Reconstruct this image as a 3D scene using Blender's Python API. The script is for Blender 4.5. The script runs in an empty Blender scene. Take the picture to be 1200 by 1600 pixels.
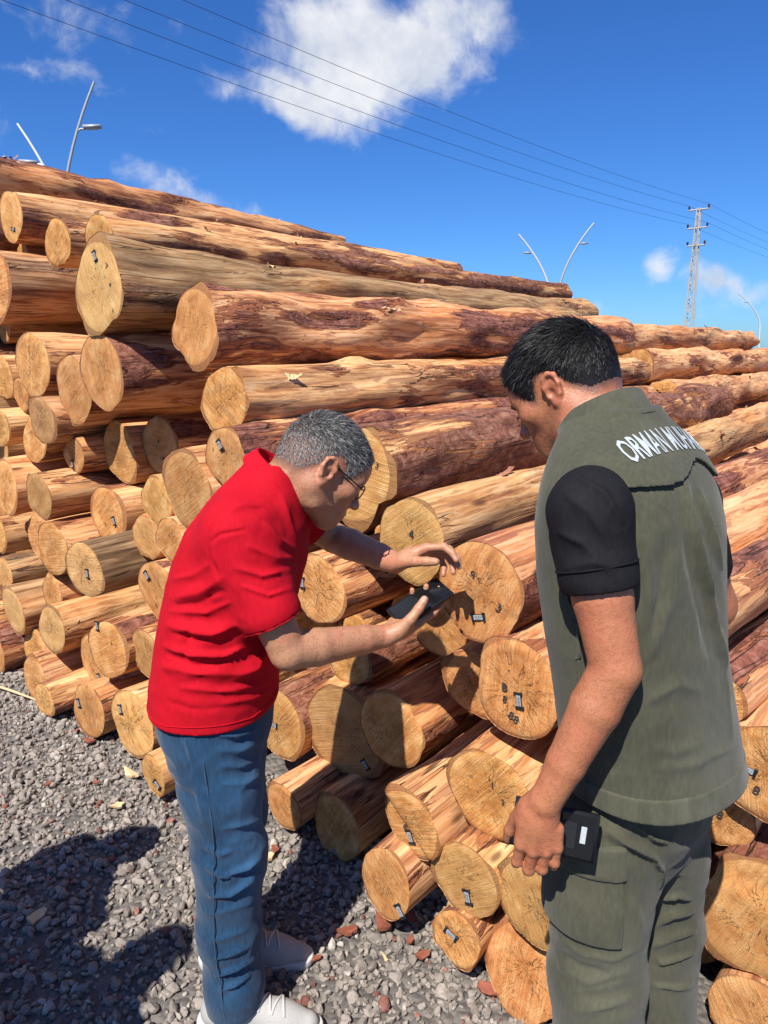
import bpy, bmesh, math, random, json
import numpy as np
from mathutils import Vector, Matrix
from mathutils.bvhtree import BVHTree

random.seed(7); RNG = np.random.default_rng(7)
scene = bpy.context.scene
COL = scene.collection

# ------------------------------------------------------------------ camera
PITCH = math.radians(12.4); CAM_H = 1.68
cam_d = bpy.data.cameras.new('camera'); cam = bpy.data.objects.new('camera', cam_d); COL.objects.link(cam)
cam.location = (0, 0, CAM_H); cam.rotation_euler = (math.pi/2 - PITCH, 0, 0)
cam_d.sensor_fit = 'VERTICAL'; cam_d.sensor_height = 36.0; cam_d.lens = 1164/1600*36
cam_d.clip_start = .05; cam_d.clip_end = 6000
scene.camera = cam
scene.view_settings.view_transform = 'Standard'; scene.view_settings.look = 'None'
scene.view_settings.exposure = 0.66; scene.view_settings.gamma = 1.0
scene.cycles.max_bounces = 4; scene.cycles.diffuse_bounces = 3; scene.cycles.glossy_bounces = 2; scene.cycles.use_denoising = True

# ------------------------------------------------------------------ node helper
class NT:
    def __init__(s, tree): s.t = tree; s.n = tree.nodes; s.l = tree.links
    def add(s, typ, **kw):
        nd = s.n.new(typ)
        for k, v in kw.items():
            if k.startswith('i_'):
                key = k[2:]; key = int(key) if key.isdigit() else key.replace('_', ' ')
                s.put(nd.inputs[key], v)
            else: setattr(nd, k, v)
        return nd
    def put(s, sock, v):
        if isinstance(v, bpy.types.NodeSocket): s.l.new(v, sock)
        elif isinstance(v, bpy.types.Node): s.l.new(v.outputs[0], sock)
        else: sock.default_value = v
    def math(s, op, a, b=0.0, c=None, clamp=False):
        nd = s.n.new('ShaderNodeMath'); nd.operation = op; nd.use_clamp = clamp
        s.put(nd.inputs[0], a); s.put(nd.inputs[1], b)
        if c is not None: s.put(nd.inputs[2], c)
        return nd.outputs[0]
    def vmath(s, op, a, b=(0, 0, 0), scale=None):
        nd = s.n.new('ShaderNodeVectorMath'); nd.operation = op
        s.put(nd.inputs[0], a)
        if op != 'SCALE' and op not in ('LENGTH', 'NORMALIZE'): s.put(nd.inputs[1], b)
        if scale is not None: s.put(nd.inputs['Scale'], scale)
        return nd.outputs['Value'] if op in ('DOT_PRODUCT', 'LENGTH', 'DISTANCE') else nd.outputs[0]
    def ramp(s, fac, stops, interp='LINEAR'):
        nd = s.n.new('ShaderNodeValToRGB'); cr = nd.color_ramp; cr.interpolation = interp
        while len(cr.elements) < len(stops): cr.elements.new(.5)
        for e, (p, c) in zip(cr.elements, stops):
            e.position = p; e.color = (c[0], c[1], c[2], 1) if isinstance(c, (tuple, list)) else (c, c, c, 1)
        s.put(nd.inputs[0], fac); return nd.outputs[0]
    def mix(s, fac, a, b, blend='MIX'):
        nd = s.n.new('ShaderNodeMix'); nd.data_type = 'RGBA'; nd.blend_type = blend
        s.put(nd.inputs[0], fac)
        s.put(nd.inputs[6], a if not isinstance(a, tuple) else (*a, 1)); s.put(nd.inputs[7], b if not isinstance(b, tuple) else (*b, 1))
        return nd.outputs[2]
    def noise(s, vec, scale, detail=3, rough=.55, dist=0.0, lac=2.0):
        nd = s.n.new('ShaderNodeTexNoise'); s.put(nd.inputs['Vector'], vec)
        nd.inputs['Scale'].default_value = scale; nd.inputs['Detail'].default_value = detail
        nd.inputs['Roughness'].default_value = rough; nd.inputs['Distortion'].default_value = dist; nd.inputs['Lacunarity'].default_value = lac
        return nd.outputs[0]
    def smooth(s, x, a, b):
        nd = s.n.new('ShaderNodeMapRange'); nd.interpolation_type = 'SMOOTHSTEP'
        s.put(nd.inputs[0], x); s.put(nd.inputs[1], a); s.put(nd.inputs[2], b); nd.inputs[3].default_value = 0; nd.inputs[4].default_value = 1
        return nd.outputs[0]
def new_mat(name):
    m = bpy.data.materials.new(name); m.use_nodes = True
    t = NT(m.node_tree); b = m.node_tree.nodes['Principled BSDF']
    b.inputs['Specular IOR Level'].default_value = .3
    return m, t, b
def bump(t, b, h, strength=.5, dist=.01):
    nd = t.add('ShaderNodeBump'); nd.inputs['Strength'].default_value = strength; nd.inputs['Distance'].default_value = dist
    t.put(nd.inputs['Height'], h); t.l.new(nd.outputs[0], b.inputs['Normal'])
def simple(name, col, rough=.6, metal=0, noise_amt=.15, scale=40, bump_d=0.0, spec=.3):
    m, t, b = new_mat(name)
    co = t.add('ShaderNodeTexCoord').outputs['Object']
    n = t.noise(co, scale, 4)
    f = t.math('MULTIPLY_ADD', n, 2*noise_amt, 1-noise_amt)
    c = t.vmath('SCALE', tuple(col), scale=f)
    t.l.new(c, b.inputs['Base Color']); b.inputs['Roughness'].default_value = rough; b.inputs['Metallic'].default_value = metal
    b.inputs['Specular IOR Level'].default_value = spec
    if bump_d: bump(t, b, n, 1.0, bump_d)
    return m

# ------------------------------------------------------------------ sky and sun
SUN_EL = math.radians(52); SUN_AZ = math.radians(24)           # light travels towards +Y turned 24 deg to +X
sun_from = Vector((-math.sin(SUN_AZ)*math.cos(SUN_EL), -math.cos(SUN_AZ)*math.cos(SUN_EL), math.sin(SUN_EL)))
world = bpy.data.worlds.new('World'); scene.world = world; world.use_nodes = True; world.cycles.sampling_method = 'NONE'
wt = NT(world.node_tree); wt.n.clear()
sky = wt.add('ShaderNodeTexSky', sky_type='NISHITA'); sky.sun_disc = False
sky.sun_elevation = SUN_EL; sky.sun_rotation = math.atan2(sun_from.x, sun_from.y)
sky.air_density = 1.0; sky.dust_density = .25; sky.ozone_density = 4.0; sky.altitude = 100
hs = wt.add('ShaderNodeHueSaturation'); hs.inputs['Saturation'].default_value = 1.1
wt.l.new(sky.outputs[0], hs.inputs['Color'])
bg = wt.add('ShaderNodeBackground'); wt.l.new(wt.vmath('MULTIPLY', hs.outputs[0], (.37, .67, 1.10)), bg.inputs[0]); bg.inputs[1].default_value = .079
wdir = wt.add('ShaderNodeTexCoord').outputs['Generated']
def sky_dir(px, py):
    u = (px-600)/1164; v = (800-py)/1164; c, s_ = math.cos(PITCH), math.sin(PITCH)
    return Vector((u, c+s_*v, -s_+c*v)).normalized()
# clouds, seen and added for fill: (direction, half width, half height, tilt, weight) in radians around that direction
CLOUDS = [(sky_dir(585, 88), .165, .085, .03, 1.15), (sky_dir(655, 75), .105, .085, 0, 1.1), (sky_dir(455, 150), .11, .04, -.2, .85),
          (sky_dir(40, 118), .11, .022, 0, .40), (sky_dir(110, 50), .13, .055, .6, .10), (sky_dir(1022, 436), .042, .02, .3, .5),
          (sky_dir(1120, 444), .06, .024, -.1, .58), (sky_dir(1090, 490), .12, .03, .1, .22), (sky_dir(280, 312), .12, .02, -.2, .22),
          (Vector((-.8, .2, .45)).normalized(), .3, .12, 0, .9), (Vector((.7, -.5, .5)).normalized(), .3, .13, 0, .9),
          (Vector((.85, .35, .5)).normalized(), .25, .1, .2, .9), (Vector((-.3, -.8, .35)).normalized(), .35, .13, .1, 1.0), (Vector((.2, -.6, .75)).normalized(), .25, .16, .4, 1.0),  # second entry onward: unseen clouds added to whiten the blue fill light
          (Vector((-.7, -.3, .6)).normalized(), .28, .15, .2, 1.0), (Vector((.5, .2, .85)).normalized(), .25, .18, .1, 1.0), (Vector((-.35, .35, .85)).normalized(), .22, .16, -.3, 1.0)]
warp = wt.add('ShaderNodeTexNoise'); wt.l.new(wdir, warp.inputs['Vector']); warp.inputs['Scale'].default_value = 9; warp.inputs['Detail'].default_value = 5
wv = wt.vmath('SCALE', wt.vmath('SUBTRACT', warp.outputs['Color'], (.5, .5, .5)), scale=.10)
wd = wt.vmath('ADD', wdir, wv)
best = None
for c, sx, sy, tilt, wgt in CLOUDS:
    e1 = c.cross(Vector((0, 0, 1))).normalized(); e2 = e1.cross(c).normalized()
    f1 = e1*math.cos(tilt)+e2*math.sin(tilt); f2 = -e1*math.sin(tilt)+e2*math.cos(tilt)
    q = wt.vmath('SUBTRACT', wd, tuple(c))
    a_ = wt.math('MULTIPLY', wt.vmath('DOT_PRODUCT', q, tuple(f1)), 1/sx); b_ = wt.math('MULTIPLY', wt.vmath('DOT_PRODUCT', q, tuple(f2)), 1/sy)
    k_ = wt.math('MULTIPLY', wt.vmath('DOT_PRODUCT', q, tuple(c)), 1/sx)
    r2 = wt.math('ADD', wt.math('ADD', wt.math('MULTIPLY', a_, a_), wt.math('MULTIPLY', b_, b_)), wt.math('MULTIPLY', k_, k_))
    f = wt.math('MULTIPLY', wt.math('SUBTRACT', 1.0, wt.math('SQRT', r2)), wgt)
    best = f if best is None else wt.math('MAXIMUM', best, f)
fb = wt.noise(wdir, 13, 9, .62, .3)
dens = wt.math('ADD', best, wt.math('MULTIPLY', wt.math('SUBTRACT', fb, .52), 1.5))
cover = wt.math('MULTIPLY', wt.smooth(dens, 0.0, .62), .93)
cl_sh = wt.noise(wt.vmath('ADD', wdir, (0, 0, .02)), 16, 6, .6)
cl_col = wt.ramp(cl_sh, [(.3, (.62, .68, .80)), (.62, (.95, .96, .98))])
bgc = wt.add('ShaderNodeBackground'); wt.l.new(cl_col, bgc.inputs[0]); bgc.inputs[1].default_value = .62
mx = wt.add('ShaderNodeMixShader'); wt.l.new(cover, mx.inputs[0]); wt.l.new(bg.outputs[0], mx.inputs[1]); wt.l.new(bgc.outputs[0], mx.inputs[2])
wo = wt.add('ShaderNodeOutputWorld'); wt.l.new(mx.outputs[0], wo.inputs[0])
sun_d = bpy.data.lights.new('sun', 'SUN'); sun_d.energy = 5.0; sun_d.angle = math.radians(.53); sun_d.color = (1.0, .94, .85)
sun = bpy.data.objects.new('sun', sun_d); COL.objects.link(sun); sun.location = (0, 0, 20)
sun.rotation_euler = sun_from.to_track_quat('Z', 'Y').to_euler()

# ------------------------------------------------------------------ object helpers
def mesh_np(name, verts, faces, smooth=True):
    """faces: (n,3)/(n,4) int array or a list of such arrays"""
    me = bpy.data.meshes.new(name)
    if isinstance(faces, np.ndarray): faces = [faces]
    faces = [f for f in faces if len(f)]
    me.vertices.add(len(verts)); me.vertices.foreach_set('co', np.asarray(verts, np.float32).ravel())
    tot = np.concatenate([np.full(len(f), f.shape[1], np.int32) for f in faces])
    loops = np.concatenate([f.ravel() for f in faces]).astype(np.int32)
    start = np.concatenate([[0], np.cumsum(tot)[:-1]]).astype(np.int32)
    me.loops.add(len(loops)); me.loops.foreach_set('vertex_index', loops)
    me.polygons.add(len(tot)); me.polygons.foreach_set('loop_start', start); me.polygons.foreach_set('loop_total', tot)
    me.polygons.foreach_set('use_smooth', np.full(len(tot), smooth, bool))
    me.update(calc_edges=True); me.validate()
    return me
def link(name, me, mat=None, parent=None, matrix=None):
    o = bpy.data.objects.new(name, me); COL.objects.link(o)
    if mat is not None and me is not None and len(me.materials) == 0:
        for m in (mat if isinstance(mat, (list, tuple)) else [mat]): me.materials.append(m)
    if matrix is not None: o.matrix_world = matrix
    if parent is not None: o.parent = parent
    return o
def tag(o, label, cat, group=None):
    o['label'] = label; o['category'] = cat
    if group: o['group'] = group
    return o
def empty(name, loc): 
    o = bpy.data.objects.new(name, None); COL.objects.link(o); o.location = loc; o.empty_display_size = .1
    return o
def world_child(name, me, mat, parent):
    """mesh given in world coordinates, parented to an unrotated empty"""
    o = link(name, me, mat, parent); o.location = -Vector(parent.location) if parent.parent is None else (0, 0, 0)
    return o
def color_attr(me, name, arr):
    a = me.attributes.new(name, 'FLOAT_COLOR', 'POINT')
    c = np.ones((len(me.vertices), 4), np.float32); c[:, :arr.shape[1]] = arr
    a.data.foreach_set('color', c.ravel())
def float_attr(me, name, arr):
    a = me.attributes.new(name, 'FLOAT', 'POINT'); a.data.foreach_set('value', np.asarray(arr, np.float32))

def vnoise(P, seed=0):
    """smooth value noise in [-1,1], P (n,3)"""
    Pi = np.floor(P).astype(np.int64); Pf = P-Pi; w = Pf*Pf*(3-2*Pf)
    def h(i, j, k):
        n = (i*374761393 + j*668265263 + k*2147483647 + seed*974634777) & 0xffffffff
        n = ((n ^ (n >> 13))*1274126177) & 0xffffffff; n = n ^ (n >> 16)
        return (n & 0xffff)/32767.5-1
    x, y, z = Pi[:, 0], Pi[:, 1], Pi[:, 2]; r = 0
    for dx in (0, 1):
        for dy in (0, 1):
            for dz in (0, 1):
                ww = (w[:, 0] if dx else 1-w[:, 0])*(w[:, 1] if dy else 1-w[:, 1])*(w[:, 2] if dz else 1-w[:, 2])
                r = r+ww*h(x+dx, y+dy, z+dz)
    return r
# ------------------------------------------------------------------ wood materials
def wood_side():
    m, t, b = new_mat('peeled_log_side')
    oi = t.add('ShaderNodeObjectInfo'); sep = t.add('ShaderNodeSeparateColor'); t.l.new(oi.outputs['Color'], sep.inputs[0])
    bark, weather, hue = sep.outputs[0], sep.outputs[1], sep.outputs[2]
    co = t.add('ShaderNodeTexCoord').outputs['Object']
    off = t.vmath('SCALE', (37.1, 13.7, 71.3), scale=oi.outputs['Random'])
    p = t.vmath('ADD', co, off)
    ps = t.vmath('MULTIPLY', p, (1.3, 5.2, 5.2))
    pf = t.vmath('MULTIPLY', p, (2.2, 46, 46))
    pm = t.vmath('MULTIPLY', p, (2.8, 20, 20))
    big = t.noise(ps, 1.0, 1, .5, .6); med = t.noise(pm, 1.0, 4, .62, 1.2); fine = t.noise(pf, 1.0, 3, .65, .5)
    mask_v = t.math('ADD', t.math('MULTIPLY', big, .62), t.math('MULTIPLY', med, .38))
    thr = t.math('SUBTRACT', .70, t.math('MULTIPLY', bark, .33))
    outer = t.smooth(mask_v, thr, t.math('ADD', thr, .018))
    inner = t.smooth(mask_v, t.math('ADD', thr, .035), t.math('ADD', thr, .06))
    wood = t.ramp(t.math('ADD', t.math('MULTIPLY', fine, .6), t.math('MULTIPLY', med, .4)),
                  [(.30, (.28, .10, .045)), (.41, (.58, .265, .115)), (.51, (.80, .43, .205)), (.64, (.92, .58, .32))])
    tint = t.noise(t.vmath('MULTIPLY', p, (.8, 2.2, 2.2)), 1.0, 2)
    wood = t.mix(t.math('MULTIPLY', t.smooth(tint, .46, .70), .6), wood, (.80, .52, .36), 'MULTIPLY')
    fl = t.noise(t.vmath('MULTIPLY', p, (3.6, 42, 42)), 1.0, 4, .65, .8)
    wood = t.mix(t.math('MULTIPLY', t.smooth(fl, .53, .58), t.math('MULTIPLY_ADD', bark, .5, .32)), wood, (.27, .10, .062))
    wood = t.mix(t.math('MULTIPLY', t.smooth(fl, .44, .38), .45), wood, (.86, .60, .36))
    cambium = t.mix(fine, (.30, .105, .05), (.42, .17, .085))
    bk = t.ramp(t.noise(t.vmath('MULTIPLY', p, (16, 24, 24)), 1.0, 6, .68, .8), [(.3, (.075, .027, .019)), (.5, (.28, .108, .070)), (.68, (.45, .24, .165))])
    c = t.mix(outer, wood, cambium); c = t.mix(inner, c, bk)
    # weathering to grey brown, stain streaks
    wn = t.noise(t.vmath('MULTIPLY', p, (1.1, 3.4, 3.4)), 1.0, 5, .6)
    wf = t.math('MULTIPLY', t.smooth(wn, t.math('SUBTRACT', .75, t.math('MULTIPLY', weather, .55)), t.math('SUBTRACT', .95, t.math('MULTIPLY', weather, .55))), weather, clamp=True)
    grey = t.ramp(t.math('ADD', t.math('MULTIPLY', fine, .7), t.math('MULTIPLY', med, .3)), [(.34, (.045, .026, .016)), (.48, (.19, .115, .062)), (.62, (.44, .29, .165))])
    c = t.mix(wf, c, grey)
    # knots and checks
    vor = t.add('ShaderNodeTexVoronoi'); vor.feature = 'F1'; t.l.new(t.vmath('MULTIPLY', p, (2.0, 7, 7)), vor.inputs['Vector']); vor.inputs['Scale'].default_value = 1.0
    kn = t.smooth(t.math('ADD', vor.outputs['Distance'], t.math('MULTIPLY', med, .12)), .17, .10)
    c = t.mix(t.math('MULTIPLY', kn, .8), c, (.085, .035, .018))
    ck = t.noise(t.vmath('MULTIPLY', p, (.9, 22, 22)), 1.0, 2, .5, .3)
    crack = t.math('MULTIPLY', t.smooth(t.math('ABSOLUTE', t.math('SUBTRACT', ck, .5)), .011, .003), t.smooth(big, .46, .56))
    c = t.mix(t.math('MULTIPLY', crack, .85), c, (.05, .022, .012))
    hsn = t.add('ShaderNodeHueSaturation'); t.put(hsn.inputs['Color'], c)
    t.put(hsn.inputs['Hue'], t.math('MULTIPLY_ADD', hue, .03, .487)); hsn.inputs['Saturation'].default_value = 1.04
    t.put(hsn.inputs['Value'], t.math('MULTIPLY_ADD', oi.outputs['Random'], .20, .72))
    t.l.new(hsn.outputs[0], b.inputs['Base Color']); b.inputs['Roughness'].default_value = .72
    h = t.math('ADD', t.math('MULTIPLY', outer, .35), t.math('MULTIPLY', inner, .65))
    h = t.math('ADD', h, t.math('MULTIPLY', t.noise(t.vmath('MULTIPLY', p, (14, 26, 26)), 1.0, 6, .7), t.math('MULTIPLY_ADD', inner, 1.1, .12)))
    h = t.math('ADD', h, t.math('MULTIPLY', fine, .32)); h = t.math('SUBTRACT', h, t.math('MULTIPLY', crack, .9))
    bump(t, b, h, .9, .013)
    return m
def wood_end():
    m, t, b = new_mat('sawn_log_end')
    at = t.add('ShaderNodeAttribute'); at.attribute_type = 'GEOMETRY'; at.attribute_name = 'disc'   # y/r, z/r, radius
    at2 = t.add('ShaderNodeAttribute'); at2.attribute_type = 'GEOMETRY'; at2.attribute_name = 'seed'
    oi = t.add('ShaderNodeObjectInfo'); sep = t.add('ShaderNodeSeparateColor'); t.l.new(oi.outputs['Color'], sep.inputs[0])
    dull, pale, hue = sep.outputs
    sx = t.add('ShaderNodeSeparateXYZ'); t.l.new(at.outputs['Vector'], sx.inputs[0])
    off = t.vmath('SCALE', (31.7, 17.3, 57.9), scale=oi.outputs['Random'])
    q = t.add('ShaderNodeCombineXYZ'); t.l.new(sx.outputs[0], q.inputs[0]); t.l.new(sx.outputs[1], q.inputs[1])
    p = t.vmath('ADD', q.outputs[0], off)
    dn = t.add('ShaderNodeTexNoise'); t.l.new(p, dn.inputs['Vector']); dn.inputs['Scale'].default_value = 1.6; dn.inputs['Detail'].default_value = 3
    qq = t.vmath('ADD', q.outputs[0], t.vmath('SCALE', t.vmath('SUBTRACT', dn.outputs['Color'], (.42, .55, .5)), scale=.42))
    rad = t.vmath('LENGTH', qq)
    rings = t.math('SINE', t.math('MULTIPLY', t.math('POWER', rad, 1.25), 95.0))
    rings2 = t.math('SINE', t.math('MULTIPLY', rad, 23.0))
    unit = t.vmath('NORMALIZE', qq)
    un = t.vmath('ADD', t.vmath('ADD', unit, off), t.vmath('SCALE', q.outputs[0], scale=.22))
    nr = t.noise(un, 2.6, 3, .55)
    ridge = t.math('ABSOLUTE', t.math('SUBTRACT', nr, .5))
    reach = t.smooth(rad, t.math('MULTIPLY_ADD', oi.outputs['Random'], .5, .55), .1)
    rnd2 = t.math('FRACT', t.math('MULTIPLY', oi.outputs['Random'], 7.31))
    crack = t.math('MULTIPLY', t.smooth(ridge, t.math('MULTIPLY_ADD', rnd2, .016, .006), .003), reach)
    nr2 = t.noise(un, 9.0, 2, .5)
    hair = t.math('MULTIPLY', t.smooth(t.math('ABSOLUTE', t.math('SUBTRACT', nr2, .5)), .016, .004), t.math('MULTIPLY', t.smooth(t.noise(p, 2.2, 2), .48, .62), t.smooth(rnd2, .1, .8)))
    ang = t.math('MULTIPLY', oi.outputs['Random'], 19.0)
    rot = t.add('ShaderNodeVectorRotate'); rot.rotation_type = 'Z_AXIS'; t.l.new(p, rot.inputs['Vector']); t.l.new(ang, rot.inputs['Angle'])
    saw = t.noise(t.vmath('MULTIPLY', rot.outputs[0], (1.6, 62, 1)), 1.0, 3, .6, .15)
    blotch = t.noise(p, 2.1, 5, .62, .4); spots = t.noise(p, 26, 3, .6)
    c = t.ramp(blotch, [(.30, (.38, .14, .05)), (.44, (.60, .26, .10)), (.56, (.73, .38, .16)), (.70, (.85, .53, .27))])
    c = t.mix(t.math('MULTIPLY', t.smooth(rad, .75, .15), .5), c, (.50, .20, .06))
    tear = t.noise(t.vmath('MULTIPLY', rot.outputs[0], (1.1, 13, 1)), 1.0, 4, .6, .5)
    c = t.mix(t.math('MULTIPLY', t.smooth(tear, .52, .66), .5), c, (.34, .15, .05)); c = t.mix(t.math('MULTIPLY', t.smooth(tear, .47, .34), .4), c, (.80, .57, .30))
    c = t.mix(t.math('MULTIPLY_ADD', rings, .15, .15), c, (.34, .15, .05))
    c = t.mix(t.math('MULTIPLY_ADD', rings2, .08, .08), c, (.70, .48, .25))
    c = t.mix(t.math('MULTIPLY', t.smooth(saw, .48, .66), .45), c, (.36, .17, .065))
    c = t.mix(t.math('MULTIPLY', t.smooth(spots, .60, .70), .45), c, (.26, .12, .05))
    stain = t.noise(p, 1.3, 3, .6, 1.0); c = t.mix(t.math('MULTIPLY', t.smooth(stain, .54, .72), t.math('MULTIPLY', rnd2, .8)), c, (.30, .15, .07))
    c = t.mix(t.math('MULTIPLY', pale, .7), c, t.mix(blotch, (.50, .28, .11), (.84, .60, .32)))
    c = t.mix(t.math('MULTIPLY', dull, .8), c, t.mix(t.noise(rot.outputs[0], 5, 5), (.22, .115, .05), (.48, .31, .16)))
    c = t.mix(t.math('MULTIPLY', hair, .55), c, (.13, .055, .025))
    c = t.mix(t.math('MULTIPLY', crack, .92), c, (.035, .016, .010))
    rim = t.smooth(t.vmath('LENGTH', q.outputs[0]), .955, .985)
    c = t.mix(t.math('MULTIPLY', rim, t.math('MULTIPLY_ADD', blotch, .7, .2)), c, (.16, .065, .04))
    hsn = t.add('ShaderNodeHueSaturation'); t.put(hsn.inputs['Color'], c); t.put(hsn.inputs['Hue'], t.math('MULTIPLY_ADD', hue, .03, .487))
    t.put(hsn.inputs['Value'], t.math('MULTIPLY_ADD', oi.outputs['Random'], .24, .76)); hsn.inputs['Saturation'].default_value = 1.08
    t.l.new(hsn.outputs[0], b.inputs['Base Color']); b.inputs['Roughness'].default_value = .8
    h = t.math('ADD', t.math('MULTIPLY', saw, .55), t.math('MULTIPLY', tear, -.9))
    h = t.math('ADD', h, t.math('MULTIPLY', spots, .35)); h = t.math('SUBTRACT', h, t.math('MULTIPLY', t.math('MAXIMUM', crack, t.math('MULTIPLY', hair, .4)), 1.6))
    bump(t, b, h, .75, .006)
    return m
M_SIDE = wood_side(); M_END = wood_end()
M_BLACK = simple('black_plastic', (.016, .017, .02), .45, 0, .2, 60)
M_LABEL = simple('grey_printed_label', (.38, .42, .47), .5, 0, .12, 300)
M_INK = simple('black_ink', (.045, .038, .036), .7, 0, .3, 90)

# ------------------------------------------------------------------ the log builder
NLEN_X = [None]
AXA = math.radians(39)
AX = Vector((math.sin(AXA), math.cos(AXA), 0)); LX = Vector((-AX.y, AX.x, 0)); P0 = Vector((-.08, 1.95, 0))
def log_mesh(r, length, seed, nseg=40, nlen=56, flare=.0, lump=.5, step=None, tilt=(0, 0), far_taper=.93, ov=.05):
    """local frame: x along the trunk from the near sawn end, y and z across. Returns trunk mesh, near end mesh, far end mesh"""
    rg = np.random.default_rng(seed)
    th = np.linspace(0, 2*np.pi, nseg, endpoint=False)
    tt = np.linspace(0, 1, nlen)**1.5; xs = tt*length
    ph = rg.uniform(0, 6.28, 8)
    T, X = np.meshgrid(th, xs)
    R = r*(1-(1-far_taper)*X/length)
    R = R*(1+ov*np.cos(2*T+ph[0])+.6*ov*np.cos(3*T+ph[1]+.3*X)+.25*ov*np.cos(5*T+ph[2]-.5*X))
    R = R*(1+flare*np.exp(-X/.22)*(1+.5*np.cos(4*T+ph[3])))
    N = np.stack([X*2.2, np.cos(T)*1.3, np.sin(T)*1.3], -1).reshape(-1, 3)
    R = R+lump*.028*r/.14*vnoise(N+seed*3.1, 1).reshape(R.shape)+lump*.012*vnoise(N*2.7+seed, 2).reshape(R.shape)
    for k in range(int(rg.integers(2, 6))):                                   # branch stubs and swellings
        kx = rg.uniform(.15, length*.95); kt = rg.uniform(0, 6.28); w = rg.uniform(.035, .07); a = rg.uniform(.008, .028)
        dth = np.angle(np.exp(1j*(T-kt)))*r
        R = R+a*np.exp(-((X-kx)/(w*1.5))**2-(dth/w)**2)
    R[:2] *= 1+.010*vnoise(np.stack([np.cos(T[:2])*9, np.sin(T[:2])*9, X[:2]*0+seed], -1).reshape(-1, 3), 9).reshape(2, nseg)
    # gentle bow of the trunk
    bow = rg.uniform(-.018, .018, 2)*length/4
    cy = bow[0]*np.sin(np.pi*X/length); cz = bow[1]*np.sin(np.pi*X/length)
    Y = R*np.cos(T)+cy; Z = R*np.sin(T)+cz
    Xd = X.copy(); fade = np.exp(-X/.05)
    def face_h(y, z):
        h = tilt[0]*y+tilt[1]*z
        if step is not None:                                                  # (angle, offset, height): a felling step across the face
            sd = (y*math.cos(step[0])+z*math.sin(step[0]))-step[1]*r
            h = h+step[2]*(1/(1+np.exp(-np.clip(sd/.004, -40, 40))))
        return h
    Xd = Xd+face_h(Y, Z)*fade
    V = np.stack([Xd, Y, Z], -1).reshape(-1, 3)
    i = np.arange(nlen-1)[:, None]*nseg; j = np.arange(nseg)[None]; j2 = (j+1) % nseg
    Fq = np.stack([i+j, i+nseg+j, i+nseg+j2, i+j2], -1).reshape(-1, 4)[:, ::-1]
    trunk = mesh_np('trunk', V, Fq)
    def end(Y0, Z0, x0, sgn, rings):
        vs = []; disc = []
        cy0, cz0 = Y0.mean(), Z0.mean()
        for q in range(rings+1):
            f = 1-q/rings; f = f if q < rings else .02
            y = cy0+(Y0-cy0)*f*(.992 if q == 0 else 1); z = cz0+(Z0-cz0)*f*(.992 if q == 0 else 1)
            inset = -.004 if q > 0 else .0015
            nz = vnoise(np.stack([y*18, z*18, np.full_like(y, seed*1.7)], -1), 3)*.0035 if q > 0 else 0
            x = x0+(face_h(y, z) if sgn < 0 else 0)+sgn*(-inset)*-1*(-1 if sgn > 0 else 1)*0 + (inset+nz)*(1 if sgn < 0 else -1)
            vs.append(np.stack([x+0*y, y, z], -1)); disc.append(np.stack([(y-cy0)/r, (z-cz0)/r, np.full_like(y, r)], -1))
        V2 = np.concatenate(vs); D2 = np.concatenate(disc)
        ii = np.arange(rings)[:, None]*nseg
        F2 = np.stack([ii+j, ii+j2, ii+nseg+j2, ii+nseg+j], -1).reshape(-1, 4)
        if sgn < 0: F2 = F2[:, ::-1]
        k = rings*nseg
        Ft = np.stack([np.full(nseg-2, k), k+np.arange(1, nseg-1), k+np.arange(2, nseg)], -1)
        if sgn < 0: Ft = Ft[:, ::-1]
        me = mesh_np('sawn_end', V2, [F2, Ft])
        a = me.attributes.new('disc', 'FLOAT_VECTOR', 'POINT'); a.data.foreach_set('vector', D2.astype(np.float32).ravel())
        return me
    near = end(Y[0], Z[0], 0.0, -1, 7); far = end(Y[-1], Z[-1], length, 1, 3)
    return trunk, near, far, face_h
def axis_matrix(p, ang, roll=0.0, pitch=0.0):
    """x axis of the log along (sin ang, cos ang) in plan"""
    x = Vector((math.sin(ang)*math.cos(pitch), math.cos(ang)*math.cos(pitch), math.sin(pitch))); z = Vector((0, 0, 1)); y = z.cross(x).normalized(); z = x.cross(y)
    m = Matrix((x, y, z)).transposed().to_4x4() @ Matrix.Rotation(roll, 4, 'X')
    m.translation = p
    return m
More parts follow.
